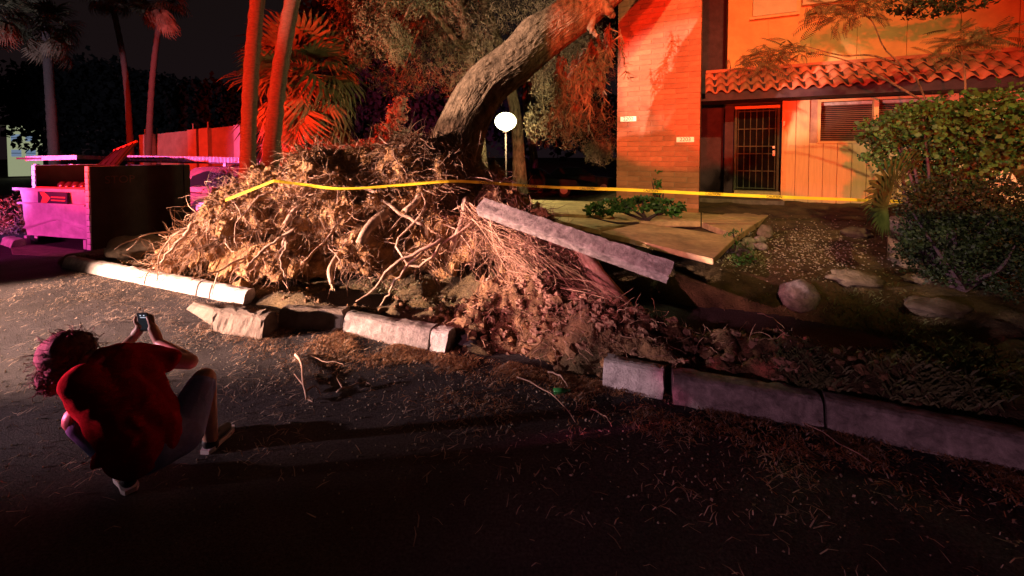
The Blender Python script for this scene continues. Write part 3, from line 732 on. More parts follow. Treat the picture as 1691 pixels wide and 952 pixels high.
# lid half thrown open, ribbed
ld = MB()
A, B_, C_, D_ = P(161, 272, 9.0), P(189, 249, 9.3), P(226, 234, 8.6), P(194, 272, 8.4)
nrm = (B_-A).cross(D_-A).normalized()*.03
ld.add([A, B_, C_, D_, A+nrm, B_+nrm, C_+nrm, D_+nrm], [(0,1,2,3),(7,6,5,4),(0,4,5,1),(1,5,6,2),(2,6,7,3),(3,7,4,0)])
for t in (.15, .4, .65, .9): ld.tube([A.lerp(D_, t)-nrm*.3, B_.lerp(C_, t)-nrm*.3], .018, 6)
o = ld.build('lid', m_dlid, dm)
m = MB(); m.tube([B_, C_], .025, 6); m.build('lid_edge', m_decal2, o)  # red colour put on the edge in place of red light
for i in range(4):
    m = MB(); m.ball(Dp(.75+i*.2, .3, 1.17), .10, 9, 6, nz=.3, seed=i); m.build('rubbish_bag', m_carp, dm, smooth=True)
tag(slab([(15, 398), (140, 414), (120, 425), (20, 420)], 'x', zz=[.006]*4, th=.03, mat=m_concd), 'stained concrete apron in front of the dumpster', 'paving slab')

# ------------------------------------------------------------------ carport, far wall, house
cp = thing('carport', 'long low carport with corrugated metal edge lit violet', 'carport', (-9, 16, -.35))
def corr(p0, p1, h, par, mat, name='corrugated_fascia', pitch=.12, amp=.025):
    n = int((p1-p0).length/pitch*4); V = []; F = []; d = (p1-p0).normalized(); nn = Vector((-d.y, d.x, 0))
    for i in range(n+1):
        q = p0.lerp(p1, i/n)+nn*amp*math.sin(i*math.pi/2); V += [q, q+Vector((0, 0, h)), q+nn*.3+Vector((0, 0, h))]
    F = [(i*3, i*3+3, i*3+4, i*3+1) for i in range(n)]+[(i*3+1, i*3+4, i*3+5, i*3+2) for i in range(n)]
    return MB().add(V, F).build(name, mat, par)
q0, q1 = P(210, 266, 15.6), P(492, 271, 16.6); corr(q0, q1, .20, cp, m_metal)
m = MB(); m.add([q0, q1, q1+Vector((0, 5, .05)), q0+Vector((0, 5, .05)), q0+Vector((0,0,-.05)), q1+Vector((0,0,-.05)), q1+Vector((0, 5, 0)), q0+Vector((0, 5, 0))], [(0,1,2,3),(7,6,5,4),(0,4,5,1)]); m.build('carport_roof', m_under, cp)
for px in (214, 262, 300, 372, 440, 488):
    b_ = P(px, 270, 15.9); m = MB(); m.box((b_.x, b_.y, .58), (.1, .1, 1.86)); m.build('post', m_metal, cp)
cp2 = thing('carport', 'short carport behind the dumpster with a bright magenta edge', 'carport', (-14, 13, -.35))
q0, q1 = P(42, 266, 12.6), P(127, 264, 12.0); corr(q0, q1, .13, cp2, m_metal, amp=.004)
q2 = P(215, 266, 13.5); m = MB(); m.box((q0+q1)/2+Vector((0, 1.6, .05)), ((q1-q0).length, 3, .05)); m.build('carport_roof', m_under, cp2); corr(q1+Vector((.03, 0, .02)), q2, .11, cp2, m_redwall, amp=.003)
for px in (60, 120): b_ = P(px, 270, 12.6); m = MB(); m.box((b_.x, b_.y, .6), (.09, .09, 1.9)); m.build('post', m_metal, cp2)
fw = thing('apartment_block', 'low red-lit block behind the carport with upright pilasters', 'building', (-10, 24, -.35))
a_, b_ = P(236, 224, 25), P(398, 207, 22)
def wallseg(pxa, pxb, name, mat, out=0, par=fw):
    ta, tb = (pxa-236)/162, (pxb-236)/162; A = a_.lerp(b_, ta); B = a_.lerp(b_, tb); dn = Vector((0, -out, 0)); m = MB()
    A = A+dn; B = B+dn; V = [Vector((A.x, A.y, -.35)), Vector((B.x, B.y, -.35)), B, A]; V += [v+Vector((0, .3+out*.9, 0)) for v in V]
    m.add(V, [(0,1,2,3),(7,6,5,4),(0,4,5,1),(1,5,6,2),(2,6,7,3),(3,7,4,0)]); return m.build(name, mat, par)
wallseg(236, 398, 'wall', m_redwall)
for px, ww in ((237, 10), (252, 8), (322, 14), (340, 14), (393, 9)): wallseg(px, px+ww, 'pilaster', M('pale_pilaster', (.62, .42, .34), .85, .15, 3, .2, 30), .35)
for px in (240, 262, 324, 348): b0 = a_.lerp(b_, (px-236)/162); m = MB(); m.tube([b0, b0+Vector((0, 0, .35))], .03, 6); m.build('vent_pipe', m_redwall, fw)
hs = thing('house', 'pale far house with lit green-white front and low hipped roof', 'house', (-22, 21, -.35))
hc_ = P(42, 257, 40); HR = Matrix.Rotation(R(46), 3, 'Z')
def Hbox(name, x, y, z, sx_, sy_, sz_, mat, par=hs):
    m = MB(); m.box(hc_+HR @ Vector((x, y, z)), (sx_, sy_, sz_), HR); return m.build(name, mat, par)
Hbox('wall', 0, 1.5, .4, 2.2, 3, 4.6, m_house)
for x_, z_ in ((-.55, 1.6), (.35, 1.6), (-.55, .2), (.35, .2)):
    wn = Hbox('window', x_, -.01, z_, .62, .04, .62, m_lit); Hbox('mullion', x_, -.04, z_, .62, .02, .05, m_roof, wn)
m = MB(); m.add([hc_+HR @ Vector(v) for v in ((-2.2, -.5, 2.7), (2.4, -.5, 2.7), (2.4, 3.4, 2.7), (-2.2, 3.4, 2.7), (-1.0, 1.5, 3.7), (1.2, 1.5, 3.7))], [(0,1,5,4),(1,2,5),(2,3,4,5),(3,0,4),(3,2,1,0)]); m.build('roof', m_roof, hs)

# ------------------------------------------------------------------ cars
def car(loc, rz, label, paint, L=4.6, H=1.75, suv=True, wd=1.85):
    t = thing('parked_car', label, 'car', (0, 0, 0), 'cars parked beyond the yard')
    if suv: prof = [(0,.35),(0,.95),(.12,1.0),(.45,H-.08),(.7,H),(3.0,H),(3.55,1.10),(4.45,.98),(4.6,.75),(4.6,.35)]
    else: prof = [(0,.35),(0,.9),(.5,.95),(1.1,H),(2.4,H),(3.2,.95),(4.3,.85),(4.5,.6),(4.5,.35)]
    V = []; n = len(prof)
    for side in (-1, 1):
        for x, z in prof:
            y = wd/2*(1 if z < 1.05 else 1-.16*(z-1.05)/(H-1.05)); V.append((x, side*y, z))
    F = [tuple(range(n)), tuple(reversed(range(n, 2*n)))]+[(i, n+i, n+(i+1)%n, (i+1)%n) for i in range(n)]
    bm = bmesh.new(); vs = [bm.verts.new(v) for v in V]
    for f in F: bm.faces.new([vs[i] for i in f])
    bmesh.ops.recalc_face_normals(bm, faces=bm.faces); bmesh.ops.bevel(bm, geom=list(bm.edges), offset=.05, segments=2, affect='EDGES')
    me = bpy.data.meshes.new('body'); bm.to_mesh(me); bm.free(); link('body', me, paint, t)
    for side in (-1, 1):
        for (x0, x1, x0t, x1t) in ([(.35, 1.5, .62, 1.5), (1.6, 2.6, 1.6, 2.6), (2.7, 3.35, 2.7, 2.98)] if suv else [(.85, 1.9, 1.2, 1.9), (2.0, 2.95, 2.0, 2.4)]):
            m = MB(); zb, zt = 1.08 if suv else .98, H-.14; yb, yt = wd/2+.004, wd/2*(1-.15)+.012
            m.add([(x0, side*yb, zb), (x1, side*yb, zb), (x1t, side*yt, zt), (x0t, side*yt, zt), (x0, side*(yb-.02), zb), (x1, side*(yb-.02), zb), (x1t, side*(yt-.02), zt), (x0t, side*(yt-.02), zt)], [(0,1,2,3),(7,6,5,4),(0,4,5,1),(1,5,6,2),(2,6,7,3),(3,7,4,0)]); m.build('side_window', m_glass, t)
        m = MB(); m.box((.01, side*(wd/2-.12), .88), (.10, .16, .24)); m.build('tail_light', m_tail, t)
        for x in (.85, 3.65):
            m = MB(); m.tube([(x, side*(wd/2-.18), .34), (x, side*(wd/2+.02), .34)], .34, 20); wh = m.build('wheel', m_tyre, t)
            m = MB(); m.tube([(x, side*(wd/2+.01), .34), (x, side*(wd/2+.035), .34)], .20, 12); m.build('rim', m_rim, wh)
    m = MB(); m.box((-.02, 0, .62), (.03, .42, .14)); m.build('number_plate', m_plate, t)
    m = MB(); m.box((-.03, 0, .46), (.14, wd-.1, .16)); m.build('bumper', m_tyre, t)
    m = MB(); m.add([(.17, -.7, 1.08), (.17, .7, 1.08), (.42, .62, H-.18), (.42, -.62, H-.18)], [(0,1,2,3)]); m.build('rear_window', m_glass, t)
    t.location = loc; t.rotation_euler = (0, 0, rz); return t
q = P(302, 342, 15.5); car((q.x+.1, 15.6, -.35), R(12), 'dark red four-wheel drive parked behind the leaning palms', m_carp)
q = P(284, 320, 19); car((q.x-2.6, 20.5, -.35), R(5), 'black car mostly hidden behind the dark wall', m_carb, H=1.45, suv=False)
for px, Y, l in ((868, 24, 'dark low car seen right of the lamp pole'), (935, 26, 'dark car between the red trunk and the brick pillar')):
    q = P(px, 285, Y); car((q.x-1.6, Y, street_z(0, Y)), R(-8), l, m_carb, H=1.45, suv=False)

# ------------------------------------------------------------------ lamp
lp = P(835, 201, 11.0); lampt = thing('lamp_post', 'glowing round lamp on a thin white pole behind the trunk', 'lamp', (lp.x, lp.y, ground_z(lp.x, lp.y)))
m = MB(); m.ball(lp, .25, 20, 14, sc=(1.08, 1, .9)); m.build('globe', m_glow, lampt, smooth=True)
m = MB(); m.tube([(lp.x+.03, lp.y, ground_z(lp.x, lp.y)), (lp.x, lp.y, lp.z-.24)], .022, 10); m.build('pole', m_pole, lampt, smooth=True)
m = MB(); m.tube([(lp.x, lp.y, lp.z-.27), (lp.x, lp.y, lp.z-.21)], .07, 12); m.build('collar', m_pole, lampt)
pl = bpy.data.lights.new('lamp_bulb', 'POINT'); pl.energy = 300; pl.color = (1, .90, .42); pl.shadow_soft_size = .3
po = bpy.data.objects.new('lamp_bulb', pl); COL.objects.link(po); po.location = lp+Vector((0, -.32, 0)); po.parent = lampt; po.matrix_parent_inverse = lampt.matrix_basis.inverted()

# ------------------------------------------------------------------ palms
def fan_me(name, nl=16, spread=R(150), L=.75, pet=.55, seed=0, droop=.35):
    """frond: petiole along +x, fan of pleated leaflets"""
    m = MB(); m.tube([(0, 0, 0), (pet*.5, 0, .01), (pet, 0, 0)], [.02, .013, .010], 4)
    rs = random.Random(seed)
    for i in range(nl):
        a = lerp(-spread/2, spread/2, i/(nl-1)); l = L*(1-.25*abs(a)/(spread/2))*rs.uniform(.88, 1.08)
        d = Vector((math.cos(a), math.sin(a), 0)); n_ = Vector((-math.sin(a), math.cos(a), 0)); wm = L*.045
        o = Vector((pet, 0, 0)); p1 = o+d*l*.5+Vector((0, 0, -.02*L)); p2 = o+d*l*.85+Vector((0, 0, -droop*L*.25)); p3 = o+d*l+Vector((0, 0, -droop*L*.6))
        m.add([o, p1-n_*wm, p1+n_*wm+Vector((0, 0, .02*L)), p2-n_*wm*.6, p2+n_*wm*.6, p3], [(0,1,2),(1,3,4,2),(3,5,4)])
    return m.mesh(name)
fr_me = [fan_me('frond', seed=s, droop=d) for s, d in ((1, .3), (2, .7), (3, 1.1))]
fr_dry = [fan_me('dry_frond', seed=s+9, spread=R(110), droop=1.2) for s in range(2)]
def frond_mat(p, d, scale, roll=0):
    x = d.normalized(); up = Vector((0, 0, 1)) if abs(x.z) < .95 else Vector((1, 0, 0)); y = up.cross(x).normalized(); z = x.cross(y)
    return Matrix.Translation(p) @ Matrix((x, y, z)).transposed().to_4x4() @ Matrix.Rotation(roll, 4, 'X') @ Matrix.Scale(scale, 4)
def palm(base, top, r0, r1, label, nf=26, ndry=10, sc=1.6, name='palm_tree', mid=None, skirt=0, group='palm trees'):
    t = thing(name, label, 'palm', tuple(base), group)
    pts = bez([base, mid or (Vector(base)+Vector(top))/2, top], 40); V = MB()
    V.tube(pts, [lerp(r0, r1, i/40)*(1+.05*((i % 2)*2-1)+random.uniform(-.02, .02)) for i in range(41)], 14, jit=.03)
    V.build('trunk', m_ptrunk, t, smooth=True); top = Vector(top)
    for i in range(nf):
        az = i*2.399; el = lerp(R(80), R(-35), (i/nf)**.9); d = Vector((math.cos(az)*math.cos(el), math.sin(az)*math.cos(el), math.sin(el)))
        part_loc('frond', random.choice(fr_me), m_frond, t, frond_mat(top+rv(.04), d, sc*random.uniform(.85, 1.1), random.uniform(-.6, .6)))
    for i in range(ndry):
        az = i*2.399+1; el = random.uniform(R(-80), R(-5) if skirt > 1.5 else R(-30)); d = Vector((math.cos(az)*math.cos(el), math.sin(az)*math.cos(el), math.sin(el)))
        part_loc('dry_frond', random.choice(fr_dry), m_frondd, t, frond_mat(top-Vector((0, 0, random.uniform(0, skirt or .3))), d, sc*random.uniform(.7, 1.0), random.uniform(-.9, .9)))
    return t
gz = -.35
b_ = P(92, 262, 20); b_.z = gz
palm(b_, P(75, 42, 20), .21, .16, 'tall palm at far left with ragged trunk above the lit house', 26, 14, 1.25, skirt=.7)
b_ = P(217, 262, 24); b_.z = gz
palm(b_, P(180, -20, 24), .16, .12, 'thin palm with its trunk curving left, first of the far pair', 24, 10, 1.25, mid=P(208, 130, 24), skirt=.5)
b_ = P(240, 262, 24); b_.z = gz
palm(b_, P(268, 2, 24), .17, .12, 'thin palm with its trunk curving right, second of the far pair', 24, 14, 1.25, mid=P(252, 130, 24), skirt=.6)
b_ = P(-22, 262, 16); b_.z = gz
palm(b_, P(-22, 20, 16), .2, .16, 'dark palm cut off by the left edge of the picture', 22, 8, 1.1)
b_ = P(404, 290, 9.6); b_.z = .1
palm(b_, P(440, -140, 9.6), .17, .14, 'left one of the two red palm trunks rising out of the picture', 14, 4, 1.2, mid=P(415, 120, 9.6))
b_ = P(436, 285, 9.2); b_.z = .1
palm(b_, P(512, -140, 9.2), .18, .14, 'right one of the two red palm trunks leaning out of the picture', 14, 4, 1.2, mid=P(462, 120, 9.2))
b_ = P(505, 290, 12.5); b_.z = .1
fp = palm(b_, P(500, 125, 12.5), .28, .24, 'short shaggy fan palm glowing red behind the leaning trunks', 44, 90, 1.5, name='fan_palm', skirt=2.0)

# ------------------------------------------------------------------ leafy things
def cloud(n, blobs, lo, hi, asp=.5, shell=.55, droop=0, noise_s=1.3, thr=-.18):
    """leaf quads spread through blobs [(centre, (rx,ry,rz), weight)]"""
    Wt = np.array([b[2] for b in blobs]); Wt = Wt/Wt.sum(); out = []
    cnt = rng.multinomial(n, Wt)
    for (c, r, _), k in zip(blobs, cnt):
        u = rng.normal(size=(k, 3)); u /= np.linalg.norm(u, axis=1)[:, None]; rad = rng.uniform(shell**3, 1, k)**(1/3)
        lump = 1+.18*np.sin(u[:, 0]*7+c[0]*5)*np.cos(u[:, 2]*6+c[1])+.12*np.sin(u[:, 1]*11+c[2]*3)+.10*np.sin(u[:, 0]*17+u[:, 2]*13)
        p = np.array(c)+u*(rad*lump)[:, None]*np.array(r)
        g = np.sin(p[:, 0]*9*noise_s+1.3*np.sin(p[:, 2]*7*noise_s))*np.sin(p[:, 2]*10*noise_s+p[:, 1]*6*noise_s)
        p = p[g > thr*1.0-.35*rng.random(k)]; k = len(p)
        a = rng.normal(size=(k, 3)); a[:, 2] -= droop; a /= np.linalg.norm(a, axis=1)[:, None]
        b = np.cross(a, rng.normal(size=(k, 3))); b /= np.linalg.norm(b, axis=1)[:, None]
        L = rng.uniform(lo, hi, k)[:, None]; a = a*L*.5; b = b*L*asp*.5
        out.append(np.stack([p-a, p-b, p+a, p+b], axis=1))
    return np.concatenate(out)
def plant(name, label, cat, base, blobs, n, lo, hi, mat, asp=.5, stems=6, crown='foliage', group=None, **kw):
    t = thing(name, label, cat, tuple(base), group); quads(crown, cloud(n, blobs, lo, hi, asp, **kw), mat, t)
    m = MB(); base = Vector(base)
    for i in range(stems):
        c = Vector(blobs[i % len(blobs)][0])+rv(.1); m.tube(bez([base+rv(.03)*1, (base+c)/2+rv(.05), c], 6), [.03, .027, .024, .02, .016, .012, .008], 5)
    m.build('stem' if cat != 'tree' else 'branch', m_fascia, t); return t
# right hand bushes
b1 = [(P(1522, 207, 5.2), (.46, .5, .26), 3), (P(1605, 200, 5.0), (.56, .5, .31), 3), (P(1468, 220, 5.3), (.26, .4, .20), 1.2), (P(1580, 235, 5.0), (.7, .5, .25), 2), (P(1690, 200, 5.0), (.6, .6, .45), 2), (P(1462, 262, 5.3), (.20, .3, .15), .4), (P(1590, 272, 5.1), (.5, .4, .2), 1.4)]
gb = GH(1570, 430)
plant('leafy_shrub', 'tall green round-leaved shrub in front of the window at right', 'shrub', (4.9, 4.9, .5), b1, 15000, .035, .078, m_leaf, .75, 10, group='shrubs at the right')
b2 = [(P(1570, 330, 4.6), (.52, .45, .25), 3), (P(1640, 345, 4.5), (.55, .5, .32), 3), (P(1535, 345, 4.7), (.22, .3, .22), 1), (P(1560, 390, 4.6), (.42, .4, .25), 2), (P(1720, 360, 4.5), (.6, .6, .5), 3), (P(1640, 410, 4.5), (.5, .45, .3), 2), (P(1580, 430, 4.7), (.5, .4, .28), 2), (P(1670, 455, 4.5), (.5, .45, .3), 2), (P(1530, 410, 4.8), (.25, .3, .3), 1)]
plant('low_shrub', 'dense low dark green hedge shrub at the right edge below the palm leaves', 'shrub', (4.9, 4.55, .4), b2, 26000, .022, .05, m_leafd, .6, 10, group='shrubs at the right')
# plants at pillar foot
b3 = [(P(px, py, 7.55), (.20, .2, .13), 1) for px, py in ((985, 346), (1005, 342), (1030, 340), (1050, 336), (1072, 336), (1095, 340), (1112, 345))]
plant('ground_plant', 'bright green leafy plant row at the foot of the brick pillar', 'plant', (2.6, 7.6, .66), b3, 1900, .05, .11, m_leaf, .6, 7)
b3 = [(P(1085, py, 8.3), (.08, .08, .10), 1) for py in (290, 305, 320)]
plant('climbing_plant', 'small climbing plant against the brick pillar', 'plant', (3.1, 8.3, .7), b3, 160, .05, .09, m_leaf, .6, 3)
b3 = [(P(1215, 395, 6.0), (.15, .15, .15), 1), (P(1225, 425, 5.7), (.18, .15, .14), 1)]
plant('weed_clump', 'low green weeds among the cobbles at the end of the slab', 'plant', (3.2, 5.8, .5), b3, 600, .03, .07, m_leaf, .3, 3)
# pink bush
b4 = [(P(655, 190, 12.5), (.32, .3, .30), 1), (P(640, 222, 12.5), (.55, .4, .35), 2), (P(610, 245, 12), (.7, .5, .25), 2), (P(665, 235, 12), (.5, .4, .3), 2), (P(660, 170, 12.8), (.22, .2, .2), .6)]
plant('oleander_bush', 'dusty pink-lit bush left of the fallen trunk', 'bush', (-2.7, 12.4, .1), b4, 7000, .06, .14, M('dusty_leaf', (.30, .24, .20), .8, .4, 4, 0, col2=(.46, .38, .32)), .35, 7)
b5 = [(P(368, 292, 13), (.32, .3, .30), 2), (P(388, 285, 12.5), (.3, .3, .3), 1), (P(356, 304, 13), (.25, .3, .22), 1)]
plant('roadside_bush', 'sparse reddish bush in front of the parked four-wheel drive', 'bush', (-8.2, 12.9, 0), b5, 1700, .04, .10, m_leafr, .3, 8)
b5 = [(P(25, 350, 10.5), (.5, .4, .4), 1), (P(30, 385, 10.3), (.5, .4, .25), 1)]
plant('dry_bush', 'dark scrubby bush left of the dumpster', 'bush', (-11.5, 10.4, 0), b5, 2200, .05, .12, m_leafr, .25, 8)
# trees behind
def tree_bg(label, base, trunk, r0, blobs, n, lo, hi, mat, asp, droop=.6, name='pine_tree'):
    t = thing(name, label, 'tree', tuple(base), 'trees behind the fallen one')
    m = MB(); pts = bez(trunk, 24); m.tube(pts, [lerp(r0, r0*.55, i/24)*(1+.25*max(0, 1-i/4)) for i in range(25)], 18, jit=.04); m.build('trunk', m_bark, t)
    m = MB(); top = pts[-1]
    for c, r, _ in blobs:
        m.tube(bez([pts[random.randint(12, 24)], (Vector(c)+top)/2+Vector((0, 0, .4)), Vector(c)], 8), [.09, .08, .07, .06, .05, .04, .03, .02, .015], 6)
    m.build('branch', m_bark, t); quads('crown', cloud(n, blobs, lo, hi, asp, shell=.2, droop=droop, noise_s=.8, thr=-.1), mat, t); return t
bb = [(P(600, 30, 10.5), (.75, .6, .9), 3), (P(650, 70, 10.5), (.5, .5, .55), 2), (P(590, 90, 10.5), (.35, .4, .35), 1), (P(680, -20, 10.5), (.9, .8, .7), 2), (P(560, -30, 10.5), (.8, .8, .6), 2)]
tree_bg('tree with a pale olive clump of foliage hanging over the fan palm', (-.2, 12.2, .7), rp([(800, 320, 12.2), (790, 200, 12.2), (770, 60, 12), (740, -60, 11.5)]), .16, bb, 26000, .05, .13, m_leafo, .16)
bb = [(P(760, 40, 12), (1.3, 1.0, 1.0), 3), (P(720, 100, 12), (1.1, .9, .8), 2), (P(800, 110, 12), (.8, .9, .9), 2), (P(700, 10, 12.5), (1.2, 1, .9), 2), (P(770, 150, 12.5), (.7, .7, .6), 1), (P(660, 130, 13), (1.0, 1, .6), 1), (P(860, -10, 12), (1.3, 1, .8), 2)]
tree_bg('wide dusty reddish pine filling the top behind the fallen trunk', (.5, 13.5, .7), rp([(860, 320, 13.5), (850, 180, 13.5), (820, 60, 13.3), (780, -40, 13)]), .2, bb, 34000, .07, .18, m_leafr, .12)
bb = [(P(925, 120, 10.6), (.9, .8, .9), 3), (P(900, 200, 10.5), (.5, .6, .6), 1), (P(960, 200, 10.6), (.8, .7, .7), 2), (P(975, 100, 11), (.7, .8, 1.0), 2), (P(990, 250, 11), (.45, .5, .35), 1), (P(930, 40, 11), (1, .9, .7), 2)]
gb = GH(888, 318)
tree_bg('tree with a thick red-lit trunk right of the lamp', tuple(gb), [gb-Vector((0, 0, .1)), P(880, 250, gb.y), P(868, 160, gb.y), P(880, 60, gb.y)], .27, bb, 30000, .06, .16, m_leafr, .10)
# dark trees far left
bb = [(P(px, py, 34), (rx, 2.5, ry), 1) for px, py, rx, ry in ((60, 160, 3.2, 2.6), (140, 150, 3.4, 2.6), (215, 165, 3.2, 2.4), (290, 175, 3, 2.2), (350, 180, 3, 2.2), (150, 215, 6, 2.4), (300, 220, 4, 1.6))]
t_ = quads('distant_trees', cloud(26000, bb, .25, .6, .7, shell=.1), M('night_leaf', (.012, .014, .01), .9, .4, 3, 0)); tag(t_, 'black mass of far trees under the night sky', None, kind='stuff')
bb = [(P(px, py, 30), (3.5, 2, 2.4), 1) for px, py in ((560, 200), (660, 180), (760, 200), (860, 200), (960, 200), (600, 120), (760, 110), (920, 120), (560, 40), (700, 20), (1000, 40))]
t_ = quads('distant_trees', cloud(26000, bb, .25, .6, .7, shell=.1), M('night_leaf', (.012, .014, .01))); tag(t_, 'black mass of far trees behind the pines', None, kind='stuff')
# sapling with feathery leaves in front of the wall
def feather_me():
    m = MB(); m.tube([(0, 0, 0), (.2, 0, .02), (.42, 0, -.04)], [.004, .003, .001], 3)
    for i in range(11):
        x = .05+i*.034; z = .02-.3*(x-.2)**2
        for sd_ in (-1, 1):
            l = .085*(1-.5*abs(i-5)/6); m.add([(x, 0, z), (x+.035, sd_*l*.5, z-.012), (x+.05, sd_*l, z-.035), (x+.014, sd_*l*.55, z-.010)], [(0,1,2,3)])
    return m.mesh('leaf')
fe = feather_me(); m_fe = M('feather_leaf', (.05, .05, .02), .7, .3, 4, 0, col2=(.14, .12, .05), rand=.3)
def sapling(label, base, paths, tips, n):
    t = thing('sapling', label, 'sapling', tuple(base), 'saplings in front of the tiled awning')
    for p in paths: m = MB(); k = 14; m.tube(bez(p, k), [lerp(.016, .006, i/k) for i in range(k+1)], 6); m.build('stem', m_bark, t, smooth=True)
    for c, spread, k in tips:
        for i in range(k):
            az = random.uniform(0, 6.28); el = random.uniform(-.7, .35); d = Vector((math.cos(az)*math.cos(el), math.sin(az)*math.cos(el)*.7, math.sin(el)))
            part_loc('leaf', fe, m_fe, t, frond_mat(c+Vector((random.gauss(0, spread), random.gauss(0, spread*.5), random.gauss(0, spread*.35))), d, random.uniform(.45, .85), random.uniform(-1, 1)))
sb = P(1530, 330, 6.2); sb.z = .6
sapling('slender sapling arching left with feathery leaf clusters', sb, [[sb, P(1528, 170, 6.2), P(1490, 110, 6.2), P(1460, 80, 6.2), P(1440, 35, 6.2), P(1415, 18, 6.2)], [P(1490, 110, 6.2), P(1440, 92, 6.2), P(1390, 92, 6.3), P(1335, 78, 6.3)], [P(1520, 165, 6.2), P(1450, 125, 6.2), P(1390, 98, 6.2), P(1325, 85, 6.2)], [P(1415, 18, 6.2), P(1380, 8, 6.2), P(1340, 12, 6.2)]],
        [(P(1400, 18, 6.2), .20, 60), (P(1365, 14, 6.2), .14, 26), (P(1290, 85, 6.3), .20, 64), (P(1250, 108, 6.3), .17, 36), (P(1440, -5, 6.1), .2, 26)], 0)
sb = P(1596, 330, 6.0); sb.z = .6
sapling('upright sapling near the right edge with feathery top', sb, [[sb, P(1594, 140, 6.0), P(1588, 100, 6), P(1592, 60, 6)]], [(P(1600, 62, 6.0), .18, 44), (P(1560, 90, 6.0), .12, 18), (P(1650, 60, 6), .2, 30)], 0)
bb = [(P(1530, 15, 6.3), (.4, .3, .12), 1), (P(1590, 5, 6.3), (.4, .3, .12), 1), (P(1490, 10, 6.3), (.2, .2, .1), .5)]
# hanging sprig of a tree overhead
t = thing('overhanging_bough', 'small dark leafy bough hanging into the top right corner', 'branch', tuple(P(1600, -60, 6.3)))
quads('foliage', cloud(1300, bb, .04, .10, .4), m_leafd, t); m = MB(); m.tube(bez([P(1720, -90, 6.4), P(1620, -20, 6.3), P(1500, 8, 6.3)], 10), .012, 5); m.build('stem', m_bark, t)
# fan palm suckers at right (agave-like)
fan_big = [fan_me('leaf', nl=20, spread=R(200), L=.62, pet=.28, seed=30+s, droop=.12) for s in range(2)]
ag = thing('fan_palm_shrub', 'low spiky fan palm fanning over the caution tape end', 'palm', (5.2, 5.6, .5))
for (px, py, Y), (tx, ty), s_ in [((1495, 325, 4.7), (1430, 308), .85), ((1480, 338, 4.6), (1440, 352), .7), ((1490, 315, 4.8), (1450, 285), .8), ((1560, 300, 5.5), (1470, 270), 1.15), ((1600, 300, 5.5), (1530, 245), 1.1), ((1640, 300, 5.4), (1600, 240), 1.1), ((1580, 330, 5.3), (1520, 290), 1.0), ((1660, 320, 5.4), (1680, 250), 1.1)]:
    a_ = P(px, py, Y); d = P(tx, ty, Y-.25)-a_; part_loc('leaf', random.choice(fan_big), m_agave, ag, frond_mat(a_, d, s_, random.choice([1.2, 1.5, 1.8])))
m = MB(); m.tube([(5.2, 5.6, .4), (5.1, 5.5, 1.0)], .1, 8); m.build('trunk', m_ptrunk, ag)

# ------------------------------------------------------------------ rocks
def rock(px, py, wpx, hpx, label, mat=m_rock, Y=None, nz=.35, seed=0, z=None, group='rocks in the yard'):
    p = GH(px, py+hpx*.45) if z is None else G(px, py+hpx*.45, z)
    k = p.y/FOC; rx, rz = wpx*k*.5, hpx*k*.5
    m = MB(); m.ball((0, 0, 0), 1, 22, 15, (rx, rx*.75, rz), nz, seed=seed); o = m.build('rock', mat, None, smooth=True)
    o.location = (p.x, p.y+rx*.3, p.z+rz*.75); o.rotation_euler = (0, 0, random.uniform(-.5, .5)); return tag(o, label, 'rock', group)
rock(222, 408, 100, 40, 'large flat boulder between the dumpster wall and the mound', seed=2)
rock(1326, 494, 62, 52, 'round pale pinkish rock sitting in the dark pit', m_conc, seed=5, nz=.2)
rock(1420, 463, 72, 26, 'flat tan rock in the yard left of the dark hedge', seed=6)
rock(1525, 432, 70, 34, 'broad tan boulder at the foot of the hedge', seed=7)
rock(1522, 462, 40, 16, 'small flat stone just below the hedge boulder', seed=8)
rock(1267, 384, 30, 24, 'dark upright stone at the yard edge', m_concd, seed=9)
rock(1420, 385, 46, 20, 'brown stone under the spiky palm leaves', seed=10)
rock(1560, 510, 90, 30, 'long low rock half lost in shade at right', seed=13)
k = 0
for px, py in ((1205, 388), (1216, 396), (1238, 398), (1206, 403), (1222, 405), (1245, 408), (1210, 414), (1232, 386), (1256, 396), (1259, 409)):
    rock(px, py, 21, 13, ['topmost', 'second', 'third', 'fourth', 'fifth', 'sixth', 'lowest', 'rear', 'far right', 'right hand lower'][k]+' cobble of the small pile beside the heaved slab', m_conc, seed=20+k, nz=.15, group='cobbles piled beside the slab'); k += 1
rock(780, 560, 66, 26, 'black lump of asphalt in the kerb gap', M('black_lump', (.03, .028, .03), .8, .3, 9, .6, 30), seed=41, z=.02)
rock(800, 548, 36, 18, 'smaller dark lump of asphalt behind the black one', M('black_lump', (0, 0, 0)), seed=42, z=.05)
for i, (px, py, s_, l) in enumerate(((915, 598, 20, 'small orange-brown clod in the kerb gap'), (843, 566, 14, 'tiny tan clod near the asphalt lump'), (873, 580, 18, 'brown clod right of the asphalt lump'), (870, 543, 22, 'pale pink clod on the soil pile'), (1000, 600, 16, 'small clod beside the white kerb block'), (395, 478, 34, 'brown stone resting behind the white kerb end'))):
    rock(px, py, s_, s_*.85, l, m_soil, seed=50+i, nz=.4, group='clods fallen around the pit')
